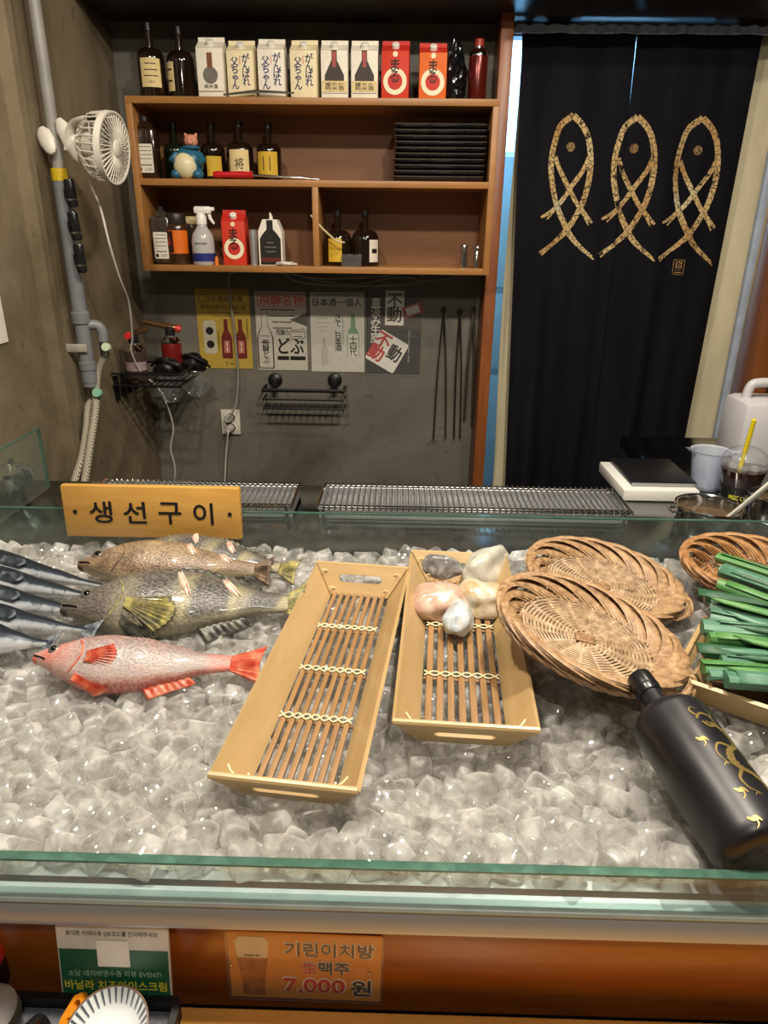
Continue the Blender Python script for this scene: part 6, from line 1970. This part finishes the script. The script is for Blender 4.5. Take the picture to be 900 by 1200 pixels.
# beer price card taped to the fascia
a, b = U(264, 1094, Y=YF - .004), U(446, 1176, Y=YF - .004)
w_, h_ = b.x - a.x, a.z - b.z
bc_ = root('price_card', 'orange beer price card in a clear sleeve on the wooden fascia', 'price card', ((a.x + b.x) / 2, YF - .001, (a.z + b.z) / 2), (pi / 2, radians(.8), 0))
part('card', MB().plate(rrect(w_, h_, .001), (), .0008), paper('orange_card', H('d98e22')), bc_)
def cpr(mb, m, x, y, z=.0011, nm='print'):
    M = T((x - .5) * w_, (y - .5) * h_, z)
    mb.v = [M @ p for p in mb.v]
    return part(nm, mb, m, bc_)
for bd, x, y, ww, hh, m, bl in (('기린이치방', .66, .77, .58, .20, M_BLACK_PRINT, .04), ('生', .53, .50, .09, .17, M_RED_PRINT, .04), ('맥주', .69, .50, .20, .18, M_BLACK_PRINT, .04), ('7,000', .56, .21, .40, .23, M_RED_PRINT, .05), ('원', .87, .21, .13, .23, M_BLACK_PRINT, .05)):
    cpr(text_mb(bd, ww * w_ * 1.02, hh * h_ * 1.06, bl + .05), M_WHITE_PRINT, x, y, .0011, 'lettering_outline')
    cpr(text_mb(bd, ww * w_, hh * h_, bl), m, x, y, .0015, 'lettering')
cpr(MB().plate([(-.058 * w_ * 1.55, .36 * h_), (-.105 * w_, .15 * h_), (-.075 * w_, -.25 * h_), (-.075 * w_, -.46 * h_), (.075 * w_, -.46 * h_), (.075 * w_, -.25 * h_), (.105 * w_, .15 * h_), (.09 * w_, .36 * h_)], (), .0002), P('amber_beer_print', H('a8640e'), .5, 0, .35, 90), .155, .5, .0010, 'beer_picture')
cpr(MB().plate([(-.10 * w_, .12 * h_), (.10 * w_, .12 * h_), (.112 * w_, .36 * h_), (.08 * w_, .43 * h_), (-.08 * w_, .43 * h_), (-.112 * w_, .36 * h_)], (), .0002), P('beer_foam_print', H('d8c8a8'), .6), .155, .5, .0013, 'foam_picture')
cpr(text_mb('━━ ━', .10 * w_, .02 * h_, .02), M_BROWN_PRINT, .155, .66, .0017, 'lettering')
part('sleeve', MB().plate(rrect(w_ * 1.03, h_ * 1.03, .002), (), .0006, T(0, 0, .0022)), clear('card_sleeve', (.97, .97, .96), .05, 1.0, .03), bc_)
for x, y in ((.015, .52), (.92, .47)): cpr(MB().ell((0, 0, 0), (.0016, .0016, .001), None, 10, 6), M_CHROME, x, y, .003, 'pin')

# green review card
gp_ = U(130, 1158, Y=YF - .012)
wg, hg = (U(195, 1110, Y=YF - .012).x - U(65, 1110, Y=YF - .012).x), .086
gc = root('review_card', 'green and white acrylic card leaning on the wooden fascia', 'card', (U(128, 1120, Y=YF - .02).x, YF - .019, ZTB + .0), (pi / 2 - radians(9), 0, radians(0)))
part('acrylic', MB().plate(rrect(wg, hg, .005, (0, hg / 2)), (), .003), P('acrylic_white', H('d5d2c8'), .2), gc)
part('green_field', MB().plate([(-wg / 2 + .001, .001), (wg / 2 - .001, .001), (wg / 2 - .001, hg * .70), (-wg / 2 + .001, hg * .70)], (), .0002, T(0, 0, .0031)), P('bottle_green_print', H('1c5a3c'), .4), gc)
def gt(bd, y, w, h, m, bl=.0, x=0.0): part('print', text_mb(bd, w * wg, h * hg, bl, None, T(x * wg, y * hg, .0038)), m, gc)
gt('휴대폰 카메라로 QR코드를 인식해주세요', .89, .82, .06, P('grey_green_print', H('4a5a50'), .5), .01)
part('blank_square', MB().plate(rrect(wg * .29, hg * .30, .001, (0, hg * .66)), (), .0002, T(0, 0, .0036)), M_WHITE_PRINT, gc)
gt('소담 네이버영수증 리뷰 EVENT!', .43, .84, .075, P('pale_green_print', H('9fc0a8'), .5), .01)
gt('바닐라 치즈아이스크림', .29, .92, .11, P('card_yellow_print', H('d8cc3a'), .5), .03)
gt('☆ ━━━━ ━━━ ━━━ ☆', .165, .64, .055, P('pale_green_print2', H('9fc0a8'), .5), .01)
part('pale_bar', MB().plate(rrect(wg * .86, hg * .075, .002, (0, hg * .06)), (), .0002, T(0, 0, .0036)), paper('pale_bar_print', H('a9b8ac')), gc)

# black tray with a patterned dish
ty = U(215, 1166, Z=ZTB + .014)
bt_ = root('serving_tray', 'black serving tray on the bar table', 'tray', (ty.x - .15, .325, ZTB))
wt, dt = .30, .125
part('tray_base', MB().plate(rrect(wt, dt, .008), (), .004), M_BLACKP, bt_)
inn = rrect(wt - .012, dt - .012, .006)
part('tray_rim', MB().plate(rrect(wt, dt, .008), [inn], .015, T(0, 0, .001)), M_BLACKP, bt_)
part('tray_lining', MB().plate(rrect(wt - .013, dt - .013, .006), (), .001, T(0, 0, .004)), P('speckled_grey_lining', H('50525a'), .5, 0, .3, 200), bt_)
dc = U(127, 1203, Z=ZTB + .026)
ds = root('striped_dish', 'small white dish with thin dark stripes on the black tray', 'dish', (dc.x, dc.y, ZTB + .0055), (radians(10), 0, 0))
rd = .032
part('bowl', MB().lathe([(0, 0), (rd * .45, 0), (rd * .48, .003), (rd * .80, .010), (rd, .022), (rd * .99, .0235), (rd * .96, .0225), (rd * .76, .0125), (rd * .4, .006), (0, .0055)], 48), P('white_porcelain', H('dfe2e2'), .15, 0, .03, coat=.5), ds)
for k in range(34):
    a_ = 2 * pi * k / 34
    mm = MB()
    for i in range(5):
        u = i / 4
        rr = lerp(rd * .955, rd * .74, u); zz = lerp(.0228, .0128, u) + .0004 if True else 0
        wd = .0010 * (1 - .6 * u)
        mm.v.append(Vector((rr * cos(a_) - wd * sin(a_), rr * sin(a_) + wd * cos(a_), zz))); mm.v.append(Vector((rr * cos(a_) + wd * sin(a_), rr * sin(a_) - wd * cos(a_), zz)))
    for i in range(4): mm.f.append((2 * i, 2 * i + 1, 2 * i + 3, 2 * i + 2))
    part('stripe', mm, P('slate_stripe', H('4a5560'), .4) if k == 0 else bpy.data.materials['slate_stripe'], ds)
part('brown_rim', MB().tube([Vector((rd * .995 * cos(t), rd * .995 * sin(t), .0232)) for t in [2 * pi * k / 48 for k in range(48)]], .0008, 6, closed=True), P('brown_rim_glaze', H('7a6048'), .3), ds)
# orange tong handle
oh = U(84, 1184, Z=ZTB + .03)
oo = [(-.006, -.03), (.004, -.03), (.007, -.01), (.006, .010), (.000, .016), (-.005, .012), (-.008, -.005)]
thing('slotted_tongs', MB().plate(oo, [circ(.0028, (.0005, .008), 12), [(-.003, -.004), (.002, .001), (.002, -.006)], [(-.003, -.012), (.002, -.009), (.001, -.016)]], .008, Matrix.Translation((oh.x - .002, oh.y + .008, ZTB + .012)) @ R(-.35, 'Z') @ R(radians(35), 'X')), P('orange_handle_plastic', H('e08a1e'), .35), 'orange slotted plastic tongs beside the striped dish', 'tongs')
# red cap bottle and dark pot at the frame's edge
rc = U(-6, 1150, Y=.405)
rb_ = root('sauce_bottle', 'sauce bottle with bright red cap at the tray edge', 'bottle', (rc.x, .405, ZTB + .0055))
part('body', MB().lathe([(0, 0), (.014, 0), (.015, .003), (.015, .022), (.008, .030), (0, .030)], 20), P('dark_sauce', H('2a1a12'), .2), rb_)
part('cap', MB().lathe([(.013, .022), (.0155, .030), (.0125, .046), (.010, .048), (0, .048)], 20), P('vivid_red_cap', H('d8382a'), .35), rb_)
kx = U(8, 1196, Z=ZTB + .02)
kp = root('stone_pot', 'dark stone pot with a curved handle at the tray corner', 'pot', (kx.x - .014, kx.y - .005, ZTB + .0055))
part('body', MB().lathe([(0, 0), (.018, 0), (.024, .006), (.027, .020), (.025, .030), (.018, .034), (0, .035)], 28), P('dark_stoneware', H('3a342c'), .45, 0, .3, 60), kp)
part('handle', MB().tube(spline([(.02, -.012, .022), (.034, -.008, .022), (.040, .006, .016), (.046, .004, .006)], 6), .004, 8), M_BLACKP, kp)
